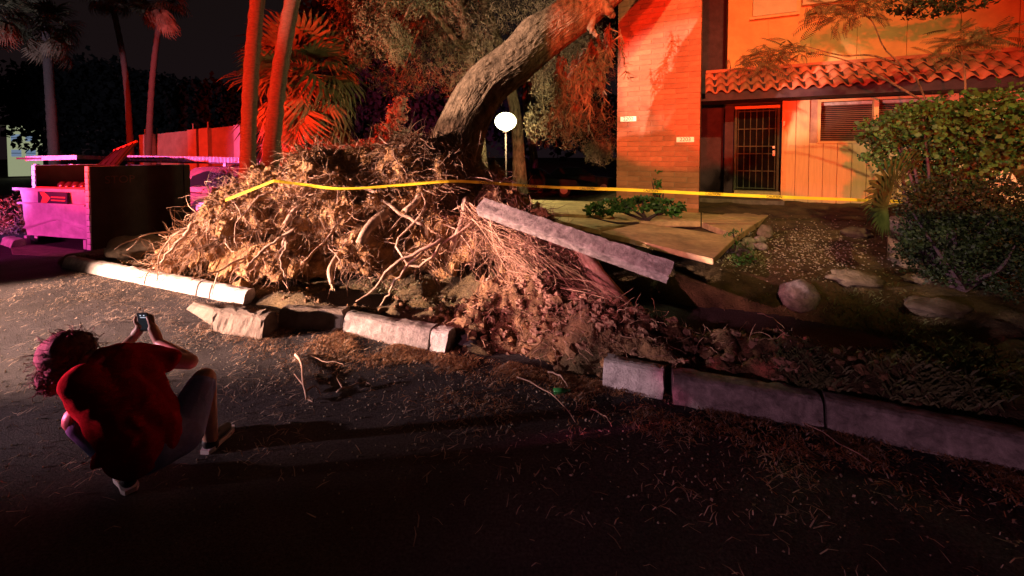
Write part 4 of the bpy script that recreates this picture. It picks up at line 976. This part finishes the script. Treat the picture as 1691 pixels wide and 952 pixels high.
# long heap of loose clods along the gap
cl = MB()
for i in range(700):
    s_ = random.gauss(.3, 1.3); d_ = abs(random.gauss(.35, .45)); x, y = xy(s_, d_)
    r = random.choice([.008, .010, .014, .02]) if i % 5 else random.uniform(.02, .06); cl.ball((x, y, ground_z(x, y)+r*.3), r, 6, 4, (1, random.uniform(.6, 1), random.uniform(.45, .9)), .9, seed=i)
for i in range(500):
    s_ = random.uniform(-7.6, 3); x, y = xy(s_, abs(random.gauss(.25, .35))+.15); r = random.choice([.01, .015, .025]); cl.ball((x, y, ground_z(x, y)+r*.5), r, 6, 4, nz=.5, seed=i)
tag(cl.build('loose_soil', M('dark_soil2', (.13, .065, .032), .95, .6, 6, 1, 34, col2=(.30, .18, .09))), 'loose soil clods strewn along the torn kerb', None, kind='stuff')
hs_ = list(np.linspace(-1.1, 2.6, 240)); hd_ = list(np.linspace(.06, 1.9, 120))
m_dark_soil = M('dark_soil', (.10, .048, .024), .95, .6, 6, 1, 34, col2=(.27, .155, .075), dist=.04)  # darker brown than the root plate soil
def heap_pt(a, b):
    x, y = xy(a, b); e = sm(a, -1.1, -.6)*(1-sm(a, 1.9, 2.6))*sm(b, .06, .2)*(1-sm(b, 1.2, 1.9))
    r = .03+.026*fbm(x*3.5, y*3.5, 8, 4)+.016*fbm(x*13, y*13, 3, 4)+.009*fbm(x*36, y*36, 1, 3)
    return (x, y, ground_z(x, y)-.05*(1-e)-.02+e*(r*1.6+.01))
tag(grid('soil_heap', hs_, hd_, heap_pt, m_dark_soil), 'rough heap of torn orange-brown soil in the kerb gap', None, kind='stuff')
hh = MB()
for i in range(2600):
    a, b = random.triangular(-.9, 2.4, .8), random.uniform(.1, 1.4); q = Vector(heap_pt(a, b)); r = random.choice([.002, .003, .004])
    hh.tube(walk(q-Vector((0, 0, .01)), Vector((random.uniform(-1, 1), random.uniform(-1, .4), random.uniform(-.1, .5))), random.choice([.06, .12, .22]), 5, .15, .3, .2), [r, r, r*.9, r*.8, r*.6, r*.4], 3, cap=False)
for i in range(420):
    a, b = random.triangular(-.9, 2.4, .7), random.triangular(.05, 1.3, .3); q = Vector(heap_pt(a, b)); r = random.choice([.012, .02, .03, .045])
    hh.ball(q+Vector((0, 0, r*.2)), r, 8, 6, (1, random.uniform(.6, 1), random.uniform(.5, .9)), .9, seed=i)
tag(hh.build('torn_roots', M('torn_root_fibre', (.20, .09, .05), .9, .6, 3, 0, col2=(.42, .26, .17))), 'broken root ends and crumbs lying on the soil heap', None, kind='stuff')
# pebbles
pb = MB()
for i in range(1500):
    px, py = random.gauss(1320, 75), random.gauss(412, 24)
    if not (1190 < px < 1500 and 355 < py < 480): continue
    p = GH(px, py); r = random.uniform(.005, .015); pb.ball((p.x, p.y, p.z+r*.4), r, 6, 4, sc=(1, 1, .6))
tag(pb.build('pebbles', m_pebble), 'pale pebbles scattered over the yard', None, kind='stuff')

# ------------------------------------------------------------------ litter
def litter(name, label, n, fn, mat, L=(.03, .12), r=.002):
    Q = np.zeros((n*2, 4, 3))
    for i in range(n):
        for _t in range(6):
            x, y = fn()
            if fbm(x*2.2, y*2.2, 6.1, 4) > random.uniform(-.25, .45): break
        z = ground_z(x, y)+.004+abs(random.gauss(0, .006)); a = random.uniform(0, math.pi); l = random.uniform(*L)/2; w_ = r*random.uniform(.6, 1.8)
        d = Vector((math.cos(a), math.sin(a), random.uniform(-.1, .25)))*l; n_ = Vector((-math.sin(a), math.cos(a), 0))*w_; c = Vector((x, y, z+abs(d.z)))
        bend = n_.normalized()*l*random.uniform(-.3, .3)+Vector((0, 0, random.uniform(0, .012)))
        Q[2*i] = [c-d-n_, c+bend-n_, c+bend+n_, c-d+n_]; Q[2*i+1] = [c+bend-n_, c+d-n_*.4, c+d+n_*.4, c+bend+n_]
    return tag(quads(name, Q, mat), label, None, kind='stuff')
def lit_a():
    s_ = random.uniform(-7, 3.6); d_ = -abs(random.gauss(0, .55))-.02; return xy(s_, d_)
def lit_b():
    s_ = random.triangular(-3.6, 1.4, -1.2); return xy(s_, -abs(random.gauss(.15, .30))-.02)
def lit_c(): return random.uniform(-6.5, 3.6), random.triangular(1.9, 5, 3.2)
def lit_d(): s_ = random.uniform(-7.8, 5.2); return xy(s_, abs(random.gauss(.1, .8))+.16)
def street_only(f):
    def g():
        while True:
            x, y = f()
            if sd(x, y)[1] < -.02: return x, y
    return g
litter('straw_litter', 'pale straw and twigs scattered on the asphalt', 5200, lit_a, m_litter, (.02, .09), .0018)
litter('rust_needles', 'rust coloured needles drifted against the kerb', 9000, lit_b, m_needle, (.02, .07), .0016)
litter('far_straw', 'thin straws spread across the open asphalt', 1800, street_only(lit_c), m_litter, (.02, .10), .0018)
litter('yard_litter', 'dry straw lying on the torn yard soil', 4500, lit_d, m_litter, (.015, .08), .0013)
def lit_e():
    s_ = random.uniform(-1.0, 3.4); return xy(s_, -abs(random.gauss(.1, .22))-.02)
litter('kerb_needles', 'needle drift in front of the right hand kerb', 6000, lit_e, m_needle, (.02, .07), .0018)
def lf():
    x, y = (lit_a if random.random() < .6 else lit_d)(); return Vector((x, y, ground_z(x, y)+.008)), Vector((0, 0, 1))
tag(quads('leaf_litter', flakes(3200, lf, .010, .028, .6), m_litter), 'dry leaf scraps along the gutter', None, kind='stuff')
# gravel grit on asphalt
Q = []
gv = MB()
for i in range(1800):
    x, y = street_only(lit_c)(); r = random.uniform(.003, .007); gv.ball((x, y, r*.5), r, 4, 3)
tag(gv.build('asphalt_grit', m_pebble), 'fine grit on the asphalt', None, kind='stuff')
# grass tufts and short grass in the yard
Q = []
def tuft(px, py, n, h, sp):
    for i in range(n):
        c = GH(px+random.gauss(0, sp), py+random.gauss(0, sp*.35)); a = random.uniform(0, 6.28); d = Vector((math.cos(a)*.5, math.sin(a)*.5, 1)).normalized()*h*random.uniform(.5, 1.2); n_ = Vector((-math.sin(a), math.cos(a), 0))*.003
        Q.append([tuple(c-n_), tuple(c+n_), tuple(c+d*.7+n_*.7), tuple(c+d+Vector((math.cos(a), math.sin(a), -.2))*h*.3)])
for px, py, n, h, sp in ((1350, 645, 420, .07, 22), (1300, 600, 260, .06, 30), (1450, 560, 500, .06, 60), (1560, 610, 500, .07, 60), (1560, 660, 500, .08, 50), (1230, 430, 250, .06, 22), (940, 320, 600, .05, 35), (1400, 500, 400, .05, 60), (640, 480, 120, .06, 30), (760, 510, 160, .05, 24)): tuft(px, py, n, h, sp)
tag(quads('grass', np.array(Q), m_grass), 'thin olive grass in the yard', None, kind='stuff')
# individually visible twigs
def twig(pts, r, label, kids=()):
    c = bez([G(px, py, .012+r) for px, py in pts], 10); c = [p+Vector((0, 0, .012*math.sin(i*.9)**2)) for i, p in enumerate(c)]
    m = MB(); m.tube(c, [lerp(r, r*.45, i/10) for i in range(11)], 6)
    for k in kids: q = bez([G(px, py, .02) for px, py in k], 6); m.tube(q, [lerp(r*.6, r*.25, i/6) for i in range(7)], 5)
    return tag(m.build('twig', m_root, None, smooth=True), label, 'twig', 'fallen twigs on the asphalt')
twig([(853, 623), (890, 640), (925, 665), (950, 698)], .006, 'long pale bare twig curving across the asphalt')
twig([(488, 586), (498, 602), (500, 630), (506, 660)], .013, 'forked branch standing out left of centre on the asphalt', [[(500, 635), (486, 618)], [(503, 648), (520, 638), (530, 652)], [(506, 658), (516, 664)]])
twig([(556, 648), (575, 640), (600, 634), (612, 636)], .010, 'dark short stick in the middle of the asphalt', [[(565, 640), (556, 625)]])
twig([(510, 588), (535, 598), (560, 600), (568, 606)], .006, 'pale crooked twig below the rusty needles')
twig([(905, 615), (925, 622), (938, 640)], .009, 'pale splinter beside the green bottle')
twig([(1290, 690), (1340, 705), (1380, 730), (1440, 765)], .006, 'long thin twig in front of the right hand kerb')
twig([(975, 676), (1000, 690), (1010, 705)], .005, 'short curved straw right of the long twig')
twig([(1250, 560), (1275, 570), (1295, 590)], .006, 'pale twig sticking up in the dark pit') .location.z = .25
b_ = G(925, 652); m = MB(); m.tube([b_+Vector((-.05, 0, .025)), b_+Vector((.03, .01, .025)), b_+Vector((.045, .012, .025)), b_+Vector((.08, .014, .025))], [.024, .024, .011, .011], 10); tag(m.build('bottle', m_bottle, None, smooth=True), 'small green bottle lying on the asphalt', 'bottle')

# ------------------------------------------------------------------ crouching person
def blend_body(name, chains, mat, parent, vox=.008, smooth_it=4, extra=None, ell=None):
    m = MB()
    for ch in chains:
        for i in range(len(ch)):
            p, r = Vector(ch[i][0]), ch[i][1]; m.ball(p, r, 14, 10)
            if i:
                q, s_ = Vector(ch[i-1][0]), ch[i-1][1]; m.tube([q, p], [s_, r], 14)
    if extra: extra(m)
    o = m.build(name, mat, parent, smooth=True)
    md = o.modifiers.new('r', 'REMESH'); md.mode = 'VOXEL'; md.voxel_size = vox; md.use_smooth_shade = True
    md = o.modifiers.new('s', 'SMOOTH'); md.iterations = smooth_it; md.factor = .5
    return o
per = thing('person', 'person crouching with back turned in red shirt and blue shorts, photographing with a phone', 'person', (-1.95, 2.4, 0))
pelv = P(250, 728, 2.20); chest = P(190, 648, 2.28); neck = P(172, 600, 2.36); head = P(114, 588, 2.36)
pL, pR = P(198, 728, 2.24), P(298, 715, 2.32)
shL, shR = P(128, 634, 2.16), P(232, 590, 2.44)
kL, kR = P(131, 690, 2.18), P(336, 628, 2.52)
aL, aR = P(212, 788, 2.30), P(349, 736, 2.62)
tL, tR = P(192, 772, 2.50), P(372, 735, 2.75)
eR, wR = P(314, 598, 2.58), P(262, 566, 2.70)
phc = P(238, 532, 2.74)
eL, wL = P(150, 632, 2.5), P(222, 556, 2.72)
ph_x = (P(247, 530, 2.74)-P(228, 530, 2.74)).normalized(); ph_u = (P(233, 512, 2.79)-P(241, 552, 2.70)).normalized()
ph_n = ph_x.cross(ph_u).normalized()   # towards camera
def hand(wr, thumb_side, side):
    """palm and five fingers wrapped round the phone edge on one side (side=+1 right)"""
    pc = phc+ph_x*side*.040-ph_u*.035-ph_n*.012
    ch = [[(wr, .026), (wr.lerp(pc, .5), .030), (pc, .024)], [(wr, .024), (pc+ph_n*.012-ph_u*.012, .022)]]
    for i, (h, l) in enumerate(((-.030, .8), (-.008, .95), (.016, 1.0), (.040, .9))):
        b0 = pc+ph_u*(h+.02)*.7-ph_n*.006+ph_x*side*.006; k = phc+ph_x*side*(.044)+ph_u*(h+.012)-ph_n*.026*l
        e = phc+ph_x*side*.030+ph_u*(h+.020)-ph_n*.022; tp__ = phc+ph_x*side*.014+ph_u*(h+.026)-ph_n*.017
        ch.append([(b0, .0105), (k, .0095), (e, .0088), (tp__, .0078)])
    ch.append([(pc+ph_n*.012-ph_u*.01, .013), (phc+ph_x*side*.045+ph_u*.0+ph_n*.020, .0105), (phc+ph_x*side*.036+ph_u*.030+ph_n*.018, .009)])
    return ch
body_ch = [[(pelv, .10), (chest, .095), (neck, .07), (neck.lerp(head, .5), .058), (head, .085)],
    [(shL, .055), (eL, .042), (wL, .027)], [(shR, .055), (eR, .043), (eR.lerp(wR, .3), .041), (wR, .026)],
    [(pL, .10), (kL, .068), (kL.lerp(aL, .35), .058), (aL, .038)], [(pR, .10), (kR, .066), (kR.lerp(aR, .35), .056), (aR, .036)],
    [(aL, .038), (tL, .03)], [(aR, .036), (tR, .03)]]+hand(wR, 1, 1)+hand(wL, -1, -1)
fwd = Vector((-.35, .9, -.1)).normalized(); side_ = fwd.cross(Vector((0, 0, 1))).normalized(); upv = side_.cross(fwd)
def face(m):
    m.ball(head+fwd*.02, .098, 16, 12, (.86, 1.0, 1.12))
    m.ball(head+fwd*.105-upv*.01, .016, 8, 6, (.8, 1.2, 1.4)); m.ball(head+fwd*.07-upv*.085, .035, 10, 8)
    for s_ in (-1, 1): m.ball(head+side_*s_*.092-upv*.01, .022, 8, 6, (.4, .9, 1.3)); m.ball(head+fwd*.095+side_*s_*.03+upv*.018, .012, 8, 6)
    m.ball(head+fwd*.098-upv*.05, .016, 8, 6, (1.5, .6, .5))
blend_body('body', body_ch, m_skin, per, .0055, 3, face)
# shirt: torso plus short sleeves
spine = [pelv.lerp(chest, t) for t in (0, .33, .66, 1)]
nrm_b = (chest-pelv).normalized(); across = (shR-shL).normalized()
sh_ch = [[(spine[0]+across*.03, .135), (spine[1]+across*.02, .14), (spine[2], .148), (spine[3], .145), (neck, .085)],
    [(spine[0]-across*.07, .13), (spine[2]-across*.06, .125), (shL+across*.02, .090)], [(spine[0]+across*.07, .11), (spine[2]+across*.08, .125), (shR-across*.02, .088)],
    [(chest, .13), (shL.lerp(shR, .5)+Vector((0, .05, 0)), .12)], [(shL, .082), (shL.lerp(eL, .45), .072)], [(shR, .080), (shR.lerp(eR, .55), .068)],
    [(pL+Vector((-.03, -.02, .05)), .07), (pL.lerp(shL, .5), .09), (shL, .08)]]
shirt = blend_body('shirt', sh_ch, m_shirt, per, .011, 6)
tex = bpy.data.textures.new('folds', 'WOOD'); tex.wood_type = 'BANDNOISE'; tex.noise_scale = .13; tex.turbulence = 9
md = shirt.modifiers.new('d', 'DISPLACE'); md.texture = tex; md.strength = .008; md.mid_level = .5
so = blend_body('shorts', [[(pelv-Vector((0, 0, .02)), .135), (pL, .118), (pL.lerp(kL, .82), .083)], [(pelv-Vector((0, 0, .02)), .135), (pR, .118), (pR.lerp(kR, .84), .082)], [(pL, .11), (pR, .11)]], m_short, per, .009, 4)
# shirt tail corner hanging
st_ = P(172, 735, 2.13); m = MB(); V = []
for i in range(7):
    for j in range(7): V.append(st_+Vector((.018*(i-3)*(1+.2*j/6)+.008*math.sin(j), -.01+.012*math.sin(i*1.7+j*.5), .02-.022*j)))
m.add(V, [(j*7+i, j*7+i+1, (j+1)*7+i+1, (j+1)*7+i) for j in range(6) for i in range(6)]); o = m.build('shirt_tail', m_shirt, per, smooth=True); md = o.modifiers.new('t', 'SOLIDIFY'); md.thickness = .006
# hair: cap plus bun of curls
m = MB(); m.ball(head-fwd*.015+upv*.018, .122, 40, 28, (.95, 1.05, 1.02), .10); hc = m.build('hair', m_hair, per, smooth=True)
bun = P(82, 628, 2.24); m = MB(); m.ball(bun+Vector((.03, 0, 0)), .065, 24, 16, (1.1, 1, .95), .3)
for i in range(900):
    d = rv().normalized()
    if random.random() < .55: p = bun+Vector((.02, 0, 0))+d*.055; L = .07; cu = .9; r_ = .0016
    else: p = head-fwd*.015+upv*.018+d*.118; L = .07; cu = .25; r_ = .0016
    if (p-head).dot(fwd) > .06: continue
    m.tube(walk(p, d*.5+Vector((-.5, -.1, -.6)) if cu > .5 else d.cross(rv())+d*.3, L, 7, .12, .22, cu), [r_]*8, 3, cap=False)
m.build('hair_bun', m_hair, per, smooth=True)
for a_, t_, lab in ((aL, tL, 'left'), (aR, tR, 'right')):
    d = (t_-a_); d.z = 0; d.normalize(); n_ = Vector((-d.y, d.x, 0)); heel = Vector((a_.x, a_.y, 0))-d*.06
    m = MB(); out = []
    for k, (l, w_) in enumerate(((0, .026), (.03, .038), (.10, .036), (.17, .046), (.22, .042), (.255, .022))): out.append((l, w_))
    ring = [heel+d*l+n_*w_ for l, w_ in out]+[heel+d*l-n_*w_ for l, w_ in reversed(out)]; n = len(ring)
    m.add([p+Vector((0, 0, .002)) for p in ring]+[p+Vector((0, 0, .026)) for p in ring], [tuple(reversed(range(n))), tuple(range(n, 2*n))]+[(i, (i+1)%n, n+(i+1)%n, n+i) for i in range(n)])
    sh = blend_body('shoe', [[(heel+d*.04+Vector((0, 0, .055)), .038), (heel+d*.12+Vector((0, 0, .052)), .036), (heel+d*.20+Vector((0, 0, .04)), .034)], [(Vector((a_.x, a_.y, a_.z)), .042), (heel+d*.05+Vector((0, 0, .06)), .042)]], m_shoe, per, .007, 3)
    m.build('sole', m_sole, sh)
# phone
ph = thing('phone', 'slim black mobile phone held up in both hands', 'phone', tuple(phc))
PM = Matrix((ph_x, ph_u, ph_n)).transposed()
def phb(name, cx_, cy_, cz_, sx_, sy_, sz_, mat, par=ph):
    m = MB(); m.box(phc+PM @ Vector((cx_, cy_, cz_)), (sx_, sy_, sz_), PM); return m.build(name, mat, par)
phb('case', 0, 0, 0, .068, .135, .010, m_phone); sc_ = phb('screen', 0, 0, .0062, .060, .118, .002, m_screen)
for x_ in (-.012, .010): phb('icon', x_, .045, .0078, .008, .008, .001, m_icon, sc_)
phb('icon', .002, .030, .0078, .034, .005, .001, m_icon, sc_)
print('verts', sum(len(o.data.vertices) for o in bpy.data.objects if o.type == 'MESH'))
